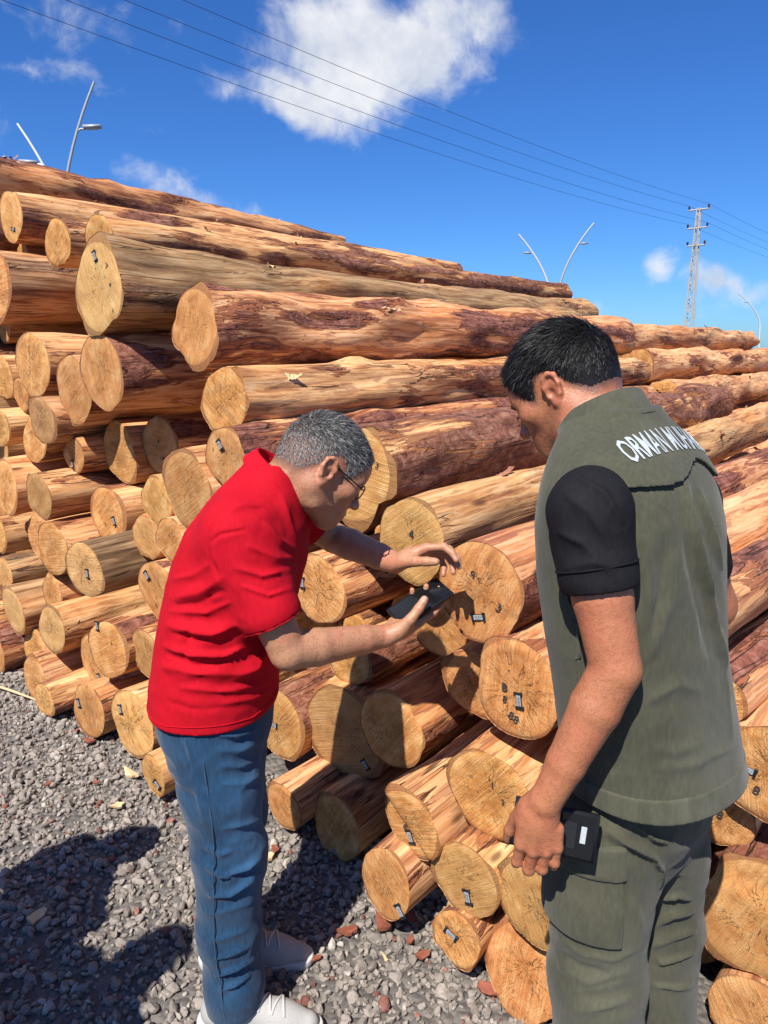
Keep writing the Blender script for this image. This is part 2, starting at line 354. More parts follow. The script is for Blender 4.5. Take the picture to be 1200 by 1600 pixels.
# shared plastic tag and its label
def tag_meshes():
    bm = bmesh.new()
    def bx(c, s):
        g = bmesh.ops.create_cube(bm, size=1); bmesh.ops.scale(bm, vec=s, verts=g['verts']); bmesh.ops.translate(bm, vec=c, verts=g['verts'])
    bx((-.002, 0, 0), (.003, .046, .021)); bx((-.0035, -.024, .001), (.006, .008, .031)); bx((-.0035, .024, -.001), (.006, .008, .031))
    bx((-.0035, -.024, .014), (.007, .011, .005)); bx((-.0035, .024, .013), (.007, .011, .005))
    bmesh.ops.bevel(bm, geom=bm.edges[:], offset=.0009, segments=1, affect='EDGES')
    a = bpy.data.meshes.new('tag_plate'); bm.to_mesh(a); bm.free(); a.materials.append(M_BLACK)
    bm = bmesh.new(); g = bmesh.ops.create_cube(bm, size=1); bmesh.ops.scale(bm, vec=(.001, .036, .016), verts=g['verts']); bmesh.ops.translate(bm, vec=(-.0042, 0, 0), verts=g['verts'])
    b_ = bpy.data.meshes.new('tag_label'); bm.to_mesh(b_); bm.free(); b_.materials.append(M_LABEL)
    bm = bmesh.new()
    for k in range(9):
        g = bmesh.ops.create_cube(bm, size=1); bmesh.ops.scale(bm, vec=(.0006, .0012 if k % 3 else .0022, .008), verts=g['verts']); bmesh.ops.translate(bm, vec=(-.0049, -.0145+k*.0036, .002), verts=g['verts'])
    g = bmesh.ops.create_cube(bm, size=1); bmesh.ops.scale(bm, vec=(.0006, .027, .0018), verts=g['verts']); bmesh.ops.translate(bm, vec=(-.0049, 0, -.005), verts=g['verts'])
    c_ = bpy.data.meshes.new('tag_print'); bm.to_mesh(c_); bm.free(); c_.materials.append(M_INK)
    return a, b_, c_
TAG_PLATE, TAG_LABEL, TAG_PRINT = tag_meshes()
def strip_meshes():
    out = []
    for k in range(8):
        rg = np.random.default_rng(900+k); n = 9; ln = rg.uniform(.05, .16); w = rg.uniform(.006, .02); V = []; F = []
        for i in range(n):
            t = i/(n-1); x = (t-.5)*ln; lift = .004+rg.uniform(.01, .035)*t**2.2; ww = w*(1-.6*t)*rg.uniform(.7, 1.2)
            V += [[x, -ww, lift+.003*rg.normal()], [x, ww, lift+.004*rg.normal()]]
        for i in range(n-1): F.append([2*i, 2*i+2, 2*i+3, 2*i+1])
        me = mesh_py0('bark_strip', V, F); out.append(me)
    return out
def mesh_py0(name, V, F):
    me = bpy.data.meshes.new(name); me.from_pydata([tuple(v) for v in V], [], F); me.update(); return me
M_STRIP = simple('curled_bark', (.30, .13, .075), .85, 0, .5, 60, .002); M_STRIP2 = simple('pale_fibre', (.62, .42, .22), .85, 0, .3, 60, .002)
STRIPS = strip_meshes()
for k_, me_ in enumerate(STRIPS): me_.materials.append(M_STRIP if k_ % 3 else M_STRIP2)
_txt = {}
def text_mesh(s, size, mat, extrude=.0003):
    key = (s, size, mat.name)
    if key not in _txt:
        cu = bpy.data.curves.new('writing', 'FONT'); cu.body = s; cu.size = size; cu.align_x = 'CENTER'; cu.align_y = 'CENTER'; cu.extrude = extrude; cu.resolution_u = 2
        cu.offset = size*.012
        o = bpy.data.objects.new('writing', cu); COL.objects.link(o)
        dg = bpy.context.evaluated_depsgraph_get(); me = bpy.data.meshes.new_from_object(o.evaluated_get(dg))
        bpy.data.objects.remove(o); bpy.data.curves.remove(cu); me.materials.clear(); me.materials.append(mat); _txt[key] = me
    return _txt[key]
def build_log(name, p, ang, r, length, seed, label, group, bark=.4, weather=.1, hue=.5, dull=.0, pale=.0, tags=(), marks=(), pitch=0.0, roll=None, strips=0, **kw):
    NLEN_X[0] = np.linspace(0, 1, kw.get('nlen', 56))**1.5*length
    trunk, near, far, fh = log_mesh(r, length, seed, **kw)
    rg = random.Random(seed)
    if roll is None: roll = 0.0
    root = link(name, trunk, M_SIDE, None, axis_matrix(p, ang, roll, pitch)); root.color = (bark, weather, hue, 1)
    for me, nm in ((near, 'sawn_end'), (far, 'sawn_end')):
        e = link(nm, me, M_END, root); e.color = (dull, pale, hue, 1)
    for (ty, tz, ta) in tags:                                                 # in units of the radius, as seen from the front (ty > 0 is left)
        y, z = -ty*r*-1, tz*r
        mt = Matrix.Translation((float(fh(y, z))-.006, y, z)) @ Matrix.Rotation(ta, 4, 'X') @ Matrix.Scale(.76, 4)
        pl = link('tag', TAG_PLATE, None, root); pl.matrix_local = mt
        lb = link('tag_label', TAG_LABEL, None, pl); pr = link('tag_print', TAG_PRINT, None, pl)
    for (txt, ty, tz, ta, size) in marks:
        y, z = ty*r, tz*r
        mo = link('stamped_number', text_mesh(txt, size*.8, M_INK), None, root)
        mo.matrix_local = Matrix.Translation((float(fh(y, z))-.0085, y, z)) @ Matrix.Rotation(ta, 4, 'X') @ Matrix(((0, 0, -1), (-1, 0, 0), (0, 1, 0))).to_4x4()
    for k in range(strips):
        x = rg.uniform(.15, min(length-.2, 3.2)); a = rg.uniform(.2, 2.9); vi = int(np.argmin((co_x(trunk, length)-x)**2)); ns = kw.get('nseg', 40); th = int((a/(2*math.pi))*ns) % ns
        v = trunk.vertices[vi*ns+th]; nrm = Vector((0, v.co.y, v.co.z)).normalized(); xx = Vector((rg.choice((-1, 1)), rg.uniform(-.25, .25), rg.uniform(-.25, .25))); xx = (xx-nrm*xx.dot(nrm)).normalized()
        st = link('bark_strip', rg.choice(STRIPS), None, root); m = Matrix((xx, nrm.cross(xx), nrm)).transposed().to_4x4(); m.translation = v.co-nrm*.003; st.matrix_local = m
    tag(root, label, 'log', group)
    return root
def co_x(trunk, length): return NLEN_X[0]
# ------------------------------------------------------------------ the near pile: (across, height, radius, set back, label, looks)
PILE = [
  (3.026, 2.386, 0.14, 0.62, 'log at the upper left edge, black tag low on its pale end', {'bark': 0.55, 'pale': 0.3, 'tags': [(-0.15, -0.5, 0.2)], 'length': 4.3, 'weather': 0.25}),
  (2.525, 2.203, 0.118, 0.6, 'slim orange log end under the topmost trunk near the left edge', {'bark': 0.5, 'marks': [('1', 0, 0, 0, 0.03)], 'length': 4.6}),
  (2.069, 2.184, 0.114, 0.56, 'orange log end half hidden behind the large pale tagged log near the top', {'bark': 0.72, 'length': 4.86}),
  (1.5, 1.909, 0.174, 0.2, 'large weathered grey log high on the left with a pale oval tagged end', {'bark': 0.3, 'weather': 0.7, 'pale': 0.6, 'tags': [(0.02, 0.7, 1.2)], 'marks': [('7', -0.45, 0.45, 0.4, 0.035), ('4', -0.55, 0.05, 0.2, 0.03), ('1', -0.6, -0.5, 0.2, 0.03)], 'length': 4.4, 'lump': 0.9}),
  (2.938, 2.004, 0.178, 0.45, 'dark weathered log at the left edge beside the large pale tagged log', {'bark': 0.5, 'weather': 0.75, 'length': 4.1}),
  (1.129, 1.759, 0.145, 0.36, 'long barked log topping the pile, its rough oval end above the red shirt', {'bark': 0.6, 'dull': 0.25, 'length': 4.15, 'lump': 1.1, 'hue': 0.35}),
  (1.574, 1.58, 0.164, 0.22, 'broad log with a peeled patch on its side under the large grey log', {'bark': 0.62, 'pale': 0.15, 'length': 4.0}),
  (1.958, 1.497, 0.159, 0.3, 'log with a long split down its end, left of the broad notched log', {'bark': 0.45, 'step': (0.3, 0.1, 0.02), 'length': 4.0}),
  (2.399, 1.6, 0.157, 0.35, 'log with tall narrow pale brown end, third row down at the far left', {'bark': 0.45, 'dull': 0.25, 'length': 4.0}),
  (2.699, 1.437, 0.088, 0.42, 'small round log end tucked below the tall narrow pale brown one at the left', {'bark': 0.4}),
  (2.178, 1.351, 0.112, 0.26, 'grey weathered small log end below the split log', {'dull': 0.75, 'weather': 0.6}),
  (2.448, 1.232, 0.121, 0.34, 'orange log end directly under the small grey weathered end at the left', {'bark': 0.35, 'marks': [('3', 0.1, 0.3, 0, 0.025)]}),
  (1.601, 1.256, 0.132, 0.5, 'shadowed log end with black tag at its bottom, below the broad notched log', {'bark': 0.5, 'dull': 0.35, 'tags': [(-0.2, -0.6, 1.2)], 'marks': [('8', 0.0, 0.1, 0, 0.03)]}),
  (0.941, 1.491, 0.127, 0.34, 'log with a half shadowed end right under the long barked top log', {'bark': 0.42, 'length': 4.05, 'lump': 0.9}),
  (0.82, 1.296, 0.109, 0.24, "log with black tag on its pale upper end, just above the red shirt's shoulder", {'bark': 0.72, 'pale': 0.35, 'tags': [(0.2, 0.42, 1.0)], 'marks': [('5', 0.55, 0.25, 0, 0.02)], 'length': 4.1}),
  (1.029, 1.153, 0.15, 0.22, "big plain brown log end touching the red shirt's back, left of the shoulder", {'bark': 0.4, 'dull': 0.3}),
  (2.103, 1.176, 0.085, 0.36, 'smallest narrow log end with a tag, in the gap below the grey end', {'bark': 0.35, 'pale': 0.3, 'tags': [(0.2, -0.5, 1.4)], 'weather': 0.2}),
  (2.602, 0.978, 0.142, 0.24, 'pale log end cut by the left edge, level with the red collar', {'bark': 0.35}),
  (2.165, 0.992, 0.118, 0.2, 'dull tan oval log end right of the pale one at the left edge', {'dull': 0.45, 'bark': 0.3}),
  (1.848, 0.922, 0.138, 0.36, 'small tagged log end lit below and shaded above, left of the red shirt', {'bark': 0.4, 'tags': [(-0.45, -0.15, 1.2)], 'marks': [('2', 0.1, -0.35, 0, 0.03)]}),
  (1.873, 1.202, 0.154, 0.46, 'shaded log end behind the half lit tagged one, under the dark tagged end', {'bark': 0.4, 'dull': 0.3}),
  (1.39, 1.053, 0.103, 0.32, "small log end split into lit left and shaded right half, near the shirt's back", {'bark': 0.4}),
  (1.476, 0.879, 0.099, 0.32, "small log end with shaded top and pale bottom, second from the shirt's back", {'bark': 0.4, 'pale': 0.3}),
  (1.235, 0.92, 0.09, 0.27, "small tan log end touching the middle of the shirt's back", {'bark': 0.3}),
  (1.269, 0.709, 0.13, 0.22, "log end with a tag at its upper left, cut off by the lower shirt's back", {'bark': 0.4, 'tags': [(0.45, 0.42, 0.9)], 'marks': [('6', 0.1, -0.5, 0, 0.03)], 'hue': 0.4}),
  (2.084, 0.751, 0.131, 0.2, 'cracked oval log end with bark on top, left of the grey tagged log', {'bark': 0.55, 'dull': 0.1}),
  (2.41, 0.732, 0.128, 0.3, 'narrow log end peeking out behind the cracked oval end', {'bark': 0.4}),
  (1.654, 0.746, 0.13, 0.12, 'grey sided log with pale oval end and upright black tag, mid left', {'bark': 0.1, 'weather': 1.0, 'pale': 0.7, 'tags': [(-0.2, -0.08, 1.45)]}),
  (2.629, 0.522, 0.084, 0.2, 'grey brown log cut by the left edge, level with the pale tagged oval end', {'bark': 0.25, 'weather': 0.9, 'pale': 0.3, 'dull': 0.2}),
  (2.173, 0.508, 0.101, 0.22, 'orange log end tucked above the pale split end, mid lower left', {'bark': 0.5}),
  (2.006, 0.391, 0.109, 0.12, 'pale yellow log end with peeled side, lower left, over a small stub', {'bark': 0.35, 'pale': 0.7}),
  (2.481, 0.363, 0.119, 0.16, 'pale narrow log end nearest the left edge, second row from the gravel', {'bark': 0.3, 'weather': 0.7, 'pale': 0.75}),
  (1.453, 0.446, 0.131, 0.08, 'large orange log end with tag at its top left, lower left', {'bark': 0.5, 'tags': [(0.42, 0.72, 1.4)], 'hue': 0.4, 'marks': [('9', -0.3, 0.3, 0, 0.025)]}),
  (1.227, 0.473, 0.104, 0.12, 'plain smooth tan log end right of the large orange tagged one', {'dull': 0.45, 'bark': 0.4}),
  (2.22, 0.252, 0.061, 0.22, 'tiny log stub under the pale yellow end', {'bark': 0.4}),
  (2.141, 0.106, 0.116, 0.08, 'lowest log end at the left edge of the pile front, resting on gravel', {'bark': 0.4, 'pale': 0.25}),
  (2.37, 0.154, 0.125, 0.2, 'narrow log end behind the lowest leftmost one', {'bark': 0.4}),
  (1.895, 0.109, 0.076, 0.0, 'small log on the gravel, second from the left along the bottom row', {'bark': 0.6, 'pale': 0.3}),
  (1.783, 0.265, 0.124, 0.2, 'half shaded narrow log end behind the orange tagged end, bottom left', {'bark': 0.4, 'dull': 0.25, 'tags': [(-0.25, -0.6, 1.3)]}),
  (1.579, 0.147, 0.119, 0.04, 'orange log end on the gravel with ragged lower rim and tag at its left', {'bark': 0.5, 'tags': [(0.55, 0.12, 1.2)]}),
  (1.282, 0.175, 0.138, 0.06, 'thick pale log with tag, on the gravel row just left of the jeans', {'bark': 0.35, 'pale': 0.35, 'tags': [(0.42, 0.34, 1.3)], 'step': (2.6, 0.2, 0.012)}),
  (0.955, 0.122, 0.081, -0.06, 'low log on the gravel touching the jeans, tag on its lit edge', {'bark': 0.45, 'tags': [(-0.4, -0.25, 0.6)]}),
  (0.313, 1.285, 0.162, 0.34, 'thick dark barked log behind the head of the man in red', {'bark': 0.85, 'length': 3.8, 'lump': 1.3, 'pale': 0.25, 'hue': 0.6, 'tags': (), 'marks': [('3', -0.72, 0.2, 0.4, 0.035), ('8', 0.2, -0.8, 0.4, 0.03)]}),
  (-0.011, 1.119, 0.13, 0.24, 'yellow log with number 4 on its end, behind the raised open hand', {'bark': 0.33, 'pale': 0.45, 'marks': [('4', -0.05, 0.22, 0.1, 0.045)], 'length': 4.1, 'lump': 0.7}),
  (-0.316, 1.062, 0.135, 0.13, 'big round orange log end with star crack and black tag, in front of the phone', {'yaw': 2.5, 'bark': 0.7, 'hue': 0.25, 'tags': [(-0.06, -0.5, -0.25)], 'marks': [('9', 0.12, 0.3, -0.2, 0.04), ('3', -0.52, -0.2, 0.5, 0.04)], 'length': 4.2, 'ov': 0.025}),
  (-0.025, 0.833, 0.117, 0.38, 'log end mostly hidden behind the phone, lit at its bottom', {'bark': 0.4, 'hue': 0.4}),
  (0.462, 0.855, 0.124, 0.33, 'half shadowed log with upright tag at its left, below the raised forearm', {'bark': 0.7, 'pale': 0.2, 'tags': [(0.55, 0.08, 1.5)], 'marks': [('7', 0.5, -0.15, 0, 0.03)]}),
  (-0.26, 0.752, 0.098, 0.22, 'smooth orange log end with curved shadows, under the big star cracked one', {'bark': 0.4, 'hue': 0.3}),
  (-0.456, 0.848, 0.127, 0.09, 'orange log end with stamped letter B, partly covered by the green vest', {'yaw': 3, 'bark': 0.55, 'hue': 0.25, 'tags': [(-0.12, -0.22, 1.4)], 'marks': [('B', 0.22, -0.05, 0.0, 0.04), ('8', 0.2, -0.3, 0.1, 0.035), ('88', -0.02, -0.62, 0.4, 0.04)]}),
  (0.321, 0.61, 0.085, 0.34, 'small log end in deep shadow under the phone hand', {'bark': 0.6}),
  (0.619, 0.32, 0.135, 0.26, 'log with lit top edge and shaded tagged end, right of the jeans', {'bark': 0.55, 'dull': 0.25, 'tags': [(0.1, -0.1, 0.1)]}),
  (0.065, 0.489, 0.126, 0.24, 'log end lit on its left with a black smear on top, centre of the pile', {'bark': 0.55, 'hue': 0.45}),
  (0.324, 0.362, 0.17, 0.3, 'large shaded grey brown log end between the jeans and the hacked log', {'bark': 0.4, 'dull': 0.7, 'tags': [(-0.6, -0.5, 0.8)]}),
  (-0.403, 0.535, 0.126, 0.07, 'large tan log end with violet bark, above the hand gripping the handheld', {'bark': 0.75, 'dull': 0.15, 'marks': [('1', -0.1, 0.3, 0, 0.03), ('2', -0.35, 0.0, 0, 0.025)], 'flare': 0.04}),
  (-0.194, 0.392, 0.106, 0.03, 'hacked log with a splintered step across its end and a black tag', {'bark': 0.3, 'step': (2.3, -0.05, -0.045), 'tags': [(0.12, -0.52, 1.2)], 'marks': [('8', 0.3, -0.3, 0.3, 0.03), ('12', -0.2, -0.25, 0.3, 0.03)], 'hue': 0.4}),
  (-0.133, 0.199, 0.102, -0.03, 'fallen looking round log end on the gravel, tag at its lower right rim', {'bark': 0.5, 'dull': 0.2, 'tags': [(-0.68, -0.45, 0.9)], 'tilt': (0.15, 0.1)}),
  (-0.38, 0.311, 0.103, 0.0, 'grey tan log end with a tag below its middle, bottom row centre', {'bark': 0.3, 'dull': 0.6, 'tags': [(-0.12, -0.4, 1.3)]}),
  (-0.37, 0.139, 0.077, -0.02, 'low log end on gravel with dark tag, under the grey tan one', {'bark': 0.4, 'tags': [(0.2, 0.1, 0.4)]}),
  (-0.594, 0.342, 0.119, 0.0, "golden log end with long dark cracks, beside the green trousers' knee", {'bark': 0.45, 'pale': 0.3, 'hue': 0.6}),
  (-0.556, 0.111, 0.117, 0.02, 'smooth red brown log end tilted into the gravel beside the green trousers', {'bark': 0.45, 'hue': 0.2, 'dull': 0.1, 'tilt': (0.05, 0.35)}),
  (0.236, 0.103, 0.114, 0.16, 'round log end in shadow with one lit right rim, behind the far shoe', {'bark': 0.5}),
  (0.424, 0.135, 0.084, 0.1, "lit log end beside the jeans' knee, next to the shaded round one", {'bark': 0.4}),
  (-0.913, 0.541, 0.076, 0.33, "log end stamped 18 just below the vest's hem, right edge", {'bark': 0.5, 'marks': [('18', 0.2, 0.25, 0.2, 0.04)], 'hue': 0.35}),
  (-1.012, 0.74, 0.111, 0.27, "orange log end with black tag beside the vest's hem at the right edge", {'bark': 0.5, 'tags': [(0.42, -0.05, 0.2)], 'marks': [('8', 0.2, -0.45, 0.2, 0.04)], 'hue': 0.4}),
  (-1.027, 0.359, 0.148, 0.26, 'biggest rough barked log end at the lower right edge', {'bark': 0.7, 'dull': 0.45, 'lump': 1.3, 'step': (1.8, 0.4, 0.02)}),
  (-0.837, 0.178, 0.121, 0.38, 'shaded log end between the green trousers and the biggest rough end', {'bark': 0.4, 'hue': 0.35}),
  (-1.047, 0.1, 0.111, 0.25, 'lowest right log end, pale face under a bark cap', {'bark': 0.6, 'pale': 0.3}),
  (3.67, 2.681, 0.152, 0.62, 'topmost long pale trunk running down from the upper left corner of the pile', {'bark': 0.62, 'length': 3.4, 'hue': 0.4, 'lump': 1.0, 'pitch': -0.022, 'far_taper': 0.8}),
  (-0.566, 1.061, 0.123, 0.22, "spotted trunk leading away to the right of the vest's shoulder blade", {'yaw': 5, 'bark': 0.45, 'hue': 0.35}),
  (-0.661, 0.724, 0.123, 0.16, "trunk with large violet bark patch right of the vest's waist", {'yaw': 6, 'bark': 0.62, 'hue': 0.35}),
  (-0.737, 0.512, 0.11, 0.14, "trunk leading away right of the vest's lower back", {'yaw': 6, 'bark': 0.4, 'hue': 0.35}),
  (-0.837, 0.852, 0.104, 0.3, 'trunk with light curled bark strips right of the vest at elbow height', {'yaw': 7, 'bark': 0.5, 'hue': 0.35}),
  (-0.776, 1.037, 0.098, 0.32, "pale trunk just right of the vest's upper back", {'yaw': 6, 'bark': 0.4, 'hue': 0.4}),
  (2.767, 1.27, 0.1, 0.32, 'log end cut by the left edge, below the row of the tall narrow end', {'bark': 0.4, 'pale': 0.2}),
  (2.889, 0.673, 0.103, 0.3, 'log end cut by the left edge, under the pale end level with the collar', {'bark': 0.45}),
  (3.213, 1.796, 0.085, 0.6, 'short sliver of log end at the left edge under the dark weathered log', {'bark': 0.4}),
  (2.881, 0.18, 0.117, 0.16, 'log cut by the left edge in the second row above the gravel', {'bark': 0.5}),
  (3.209, 2.222, 0.063, 0.75, 'little log end deep under the upper left log', {'bark': 0.3}),
  (2.65, 0.119, 0.131, 0.1, 'bottom row log cut by the left edge where gravel begins', {'bark': 0.6}),
  (2.956, 1.522, 0.123, 0.45, 'barked log body at the left edge beside the tall narrow end', {'bark': 0.6}),
  (3.205, 1.107, 0.113, 0.5, 'shaded log at the left edge below the cut end', {'bark': 0.5}),
]
DEEP = [(2.211,1.893,0.158,1.111), (4.32,1.889,0.16,0.406), (3.851,0.642,0.147,0.381), (4.584,2.2,0.148,0.506), (4.446,1.417,0.156,0.508), (-1.84,0.26,0.146,1.062), (4.404,0.612,0.157,0.273), (3.774,0.236,0.161,0.456), (4.159,0.949,0.161,0.457), (0.779,0.708,0.154,0.918), (3.554,1.221,0.151,0.441), (3.301,0.401,0.151,0.592), (3.49,1.671,0.158,0.445), (3.841,1.768,0.162,0.571), (3.96,1.432,0.143,0.493), (1.258,1.44,0.152,0.907), (3.509,2.011,0.155,0.361), (4.689,1.798,0.143,0.438), (1.897,1.894,0.16,1.392), (4.555,0.227,0.154,0.551), (-1.387,0.355,0.149,0.922), (4.037,2.289,0.154,0.328), (4.12,0.491,0.148,0.253), (3.604,0.916,0.161,0.515), (4.644,0.911,0.156,0.472), (2.924,0.971,0.145,1.069), (3.204,0.847,0.144,0.467), (2.522,1.898,0.151,1.273), (0.589,1.106,0.159,1.199), (3.216,1.394,0.156,0.339), (4.163,0.192,0.15,0.517), (4.697,1.24,0.154,0.427), (3.87,1.1,0.147,0.551), (1.003,0.359,0.148,0.863), (3.74,2.208,0.144,0.535), (4.193,1.289,0.124,0.456), (3.572,0.549,0.127,0.393), (2.847,0.444,0.127,0.897), (4.685,0.497,0.135,0.463), (4.415,1.107,0.129,0.426), (4.21,1.597,0.137,0.321), (3.413,2.326,0.134,0.575), (2.708,1.669,0.14,0.922), (4.032,2.001,0.135,0.373), (3.478,0.167,0.125,0.297), (0.227,0.984,0.134,1.053), (3.154,0.137,0.136,1.205), (4.289,2.173,0.125,0.411), (1.805,0.534,0.13,0.89), (-1.587,0.13,0.117,1.079), (3.111,0.602,0.112,0.95), (-1.19,0.563,0.108,0.853), (1.036,0.696,0.105,1.099), (3.236,2.044,0.11,0.313), (2.976,1.257,0.11,1.053), (0.519,0.585,0.112,0.958), (3.685,1.463,0.117,0.392), (3.389,0.678,0.093,0.332), (2.771,2.259,0.099,1.108), (0.81,0.989,0.095,1.337), (2.659,0.738,0.102,0.939), (0.974,0.906,0.09,1.127), (-0.123,0.621,0.092,1.032), (-1.317,0.104,0.092,1.301), (4.441,1.665,0.091,0.582), (4.344,0.346,0.09,0.6), (4.682,1.543,0.1,0.375), (0.051,0.258,0.093,1.082), (1.627,1.007,0.091,1.294), (0.697,0.108,0.094,1.096), (0.172,0.701,0.092,1.285), (4.273,2.386,0.085,0.598), (3.912,0.875,0.085,0.557), (4.487,2.409,0.079,0.423), (2.307,2.116,0.086,1.177), (2.988,1.752,0.078,1.236), (2.346,0.925,0.077,1.138), (4.386,0.852,0.077,0.372), (3.818,2.001,0.077,0.54), (3.06,0.339,0.086,0.81), (2.061,1.71,0.08,1.343), (2.35,0.526,0.077,1.071), (0.841,0.216,0.065,1.344), (3.378,1.09,0.065,0.258), (3.26,1.637,0.07,0.533), (2.664,2.063,0.069,1.259), (1.482,0.65,0.067,0.972), (0.757,0.474,0.072,0.859), (4.181,0.72,0.07,0.358), (-1.618,0.345,0.065,1.07), (3.763,1.286,0.07,0.445), (3.912,0.432,0.068,0.434), (4.079,1.804,0.068,0.483), (1.306,1.214,0.065,0.83), (3.934,0.079,0.067,0.406), (1.817,1.687,0.067,0.852), (-0.837,0.662,0.067,0.827), (3.742,2.404,0.055,0.341), (4.329,0.061,0.059,0.584), (3.476,1.45,0.053,0.485), (1.446,1.352,0.054,1.133), (3.38,0.956,0.054,0.574), (4.607,0.684,0.053,0.499), (2.3,1.119,0.059,1.283), (4.036,0.74,0.054,0.569), (4.668,2.402,0.055,0.316), (2.672,0.366,0.053,1.035), (2.175,1.616,0.058,0.874), (1.715,1.406,0.059,1.082), (1.661,0.416,0.059,1.183), (4.662,2.007,0.055,0.381), (2.306,0.397,0.059,0.869), (0.055,0.097,0.054,0.948), (3.339,1.865,0.058,0.516), (2.557,1.368,0.056,1.132), (-1.219,0.236,0.054,0.81), (4.517,1.987,0.059,0.345), (1.739,0.071,0.055,1.079), (4.678,0.057,0.054,0.541), (1.343,1.647,0.058,1.363), (2.734,1.88,0.054,1.348), (2.636,1.171,0.054,1.366), (3.631,1.837,0.054,0.442), (0.652,0.899,0.058,0.939), (0.948,0.56,0.055,1.377), (3.138,1.665,0.055,1.369), (3.573,0.335,0.058,0.267), (-1.762,0.069,0.053,0.955), (2.784,1.111,0.057,1.359)]
rp = random.Random(3)
for i, (s, z, r, b, lab, kw) in enumerate(PILE):
    kw = dict(kw); ln = kw.pop('length', rp.uniform(3.8, 4.3))
    yaw = kw.pop('yaw', rp.uniform(-.9, .9))
    kw.setdefault('weather', rp.uniform(0, .18)); kw.setdefault('hue', rp.uniform(.3, .7)); kw.setdefault('dull', rp.uniform(0, .15)); kw.setdefault('pale', rp.uniform(0, .12))
    kw.setdefault('flare', rp.choice((0, 0, .03, .05))); kw.setdefault('tilt', (rp.uniform(-.07, .07), rp.uniform(-.07, .07)))
    p = P0+LX*s+AX*b; p.z = z
    build_log('log', p, AXA+math.radians(yaw), r, ln, 100+i, lab, 'logs of the near pile', nlen=64 if s < 1.2 or z > 1.6 else 40, nseg=48, strips=5 if (s < .6 or z > 1.6) else 1, **kw)
for i, (s, z, r, b) in enumerate(DEEP):
    p = P0+LX*s+AX*b; p.z = z
    build_log('log', p, AXA+math.radians(rp.uniform(-.6, .6)), r, rp.uniform(2.6, 3.0), 400+i, 'log set back in the dark gaps between the nearer log ends', 'logs deep in the pile',
              bark=rp.uniform(.3, .7), weather=rp.uniform(0, .3), hue=rp.uniform(.3, .7), nlen=24, nseg=24)
# the second pile behind, parallel to the first
PILE2 = [(1.40, 1.76, .135, 4.9, 5.0, 'topmost trunk of the farther pile, its rounded far end against the sky', .3), (1.13, 1.53, .15, 4.95, 5.6, 'second trunk down in the farther pile right of the dark haired head', .35),
         (.83, 1.27, .168, 4.8, 5.5, 'thick pale trunk third from the top of the farther pile', .3), (.56, .97, .145, 4.75, 5.4, 'spotted trunk fourth from the top of the farther pile', .4),
         (.30, .72, .15, 4.7, 5.6, 'trunk fifth from the top of the farther pile, by the vest shoulder', .4), (.02, .47, .15, 4.7, 5.4, 'trunk low on the slope of the farther pile', .45),
         (-.28, .2, .16, 4.7, 5.2, 'lowest trunk of the farther pile slope', .5)]
for i, (s, z, r, b, ln, lab, bk) in enumerate(PILE2):
    p = P0+LX*s+AX*b; p.z = z
    build_log('log', p, AXA+math.radians(rp.uniform(-.8, .8)), r, ln, 700+i, lab, 'logs of the farther pile', bark=bk, hue=.42, weather=.05, nlen=60, nseg=40, lump=1.1, strips=4)
row = 0
for z in (.16, .45, .74, 1.03, 1.32):
    s = .1+row*.33
    while s < 2.6:
        if min(math.hypot(s-a[0], z-a[1])-a[2]-.15 for a in PILE2) > -.01:
            p = P0+LX*s+AX*(4.95+rp.uniform(-.1, .1)); p.z = z
            build_log('log', p, AXA, .14, 4.6, 720+int(s*37+z*100), 'inner log of the farther pile, hidden among its neighbours', 'inner logs of the farther pile', bark=.4, nlen=20, nseg=20)
        s += .31
    row += 1
# ------------------------------------------------------------------ ground
mg, tg, bgd = new_mat('gravel_ground')
cog = tg.add('ShaderNodeTexCoord').outputs['Object']
vg = tg.add('ShaderNodeTexVoronoi'); tg.l.new(cog, vg.inputs['Vector']); vg.inputs['Scale'].default_value = 42
gs = tg.noise(cog, 90, 4)
cg = tg.mix(gs, tg.ramp(tg.add('ShaderNodeSeparateColor', i_0=vg.outputs['Color']).outputs[0], [(0, (.08, .073, .066)), (.6, (.16, .146, .13)), (1, (.26, .24, .21))]), (.10, .092, .09))
tg.l.new(cg, bgd.inputs['Base Color']); bgd.inputs['Roughness'].default_value = .9
bump(tg, bgd, tg.math('SUBTRACT', 1.0, vg.outputs['Distance']), 1.0, .012)
g = 3000.0
ground = link('ground', mesh_np('ground', np.array([[-g, -g, 0], [g, -g, 0], [g, g, 0], [-g, g, 0]]), np.array([[0, 1, 2, 3]]), False), mg); ground['kind'] = 'structure'
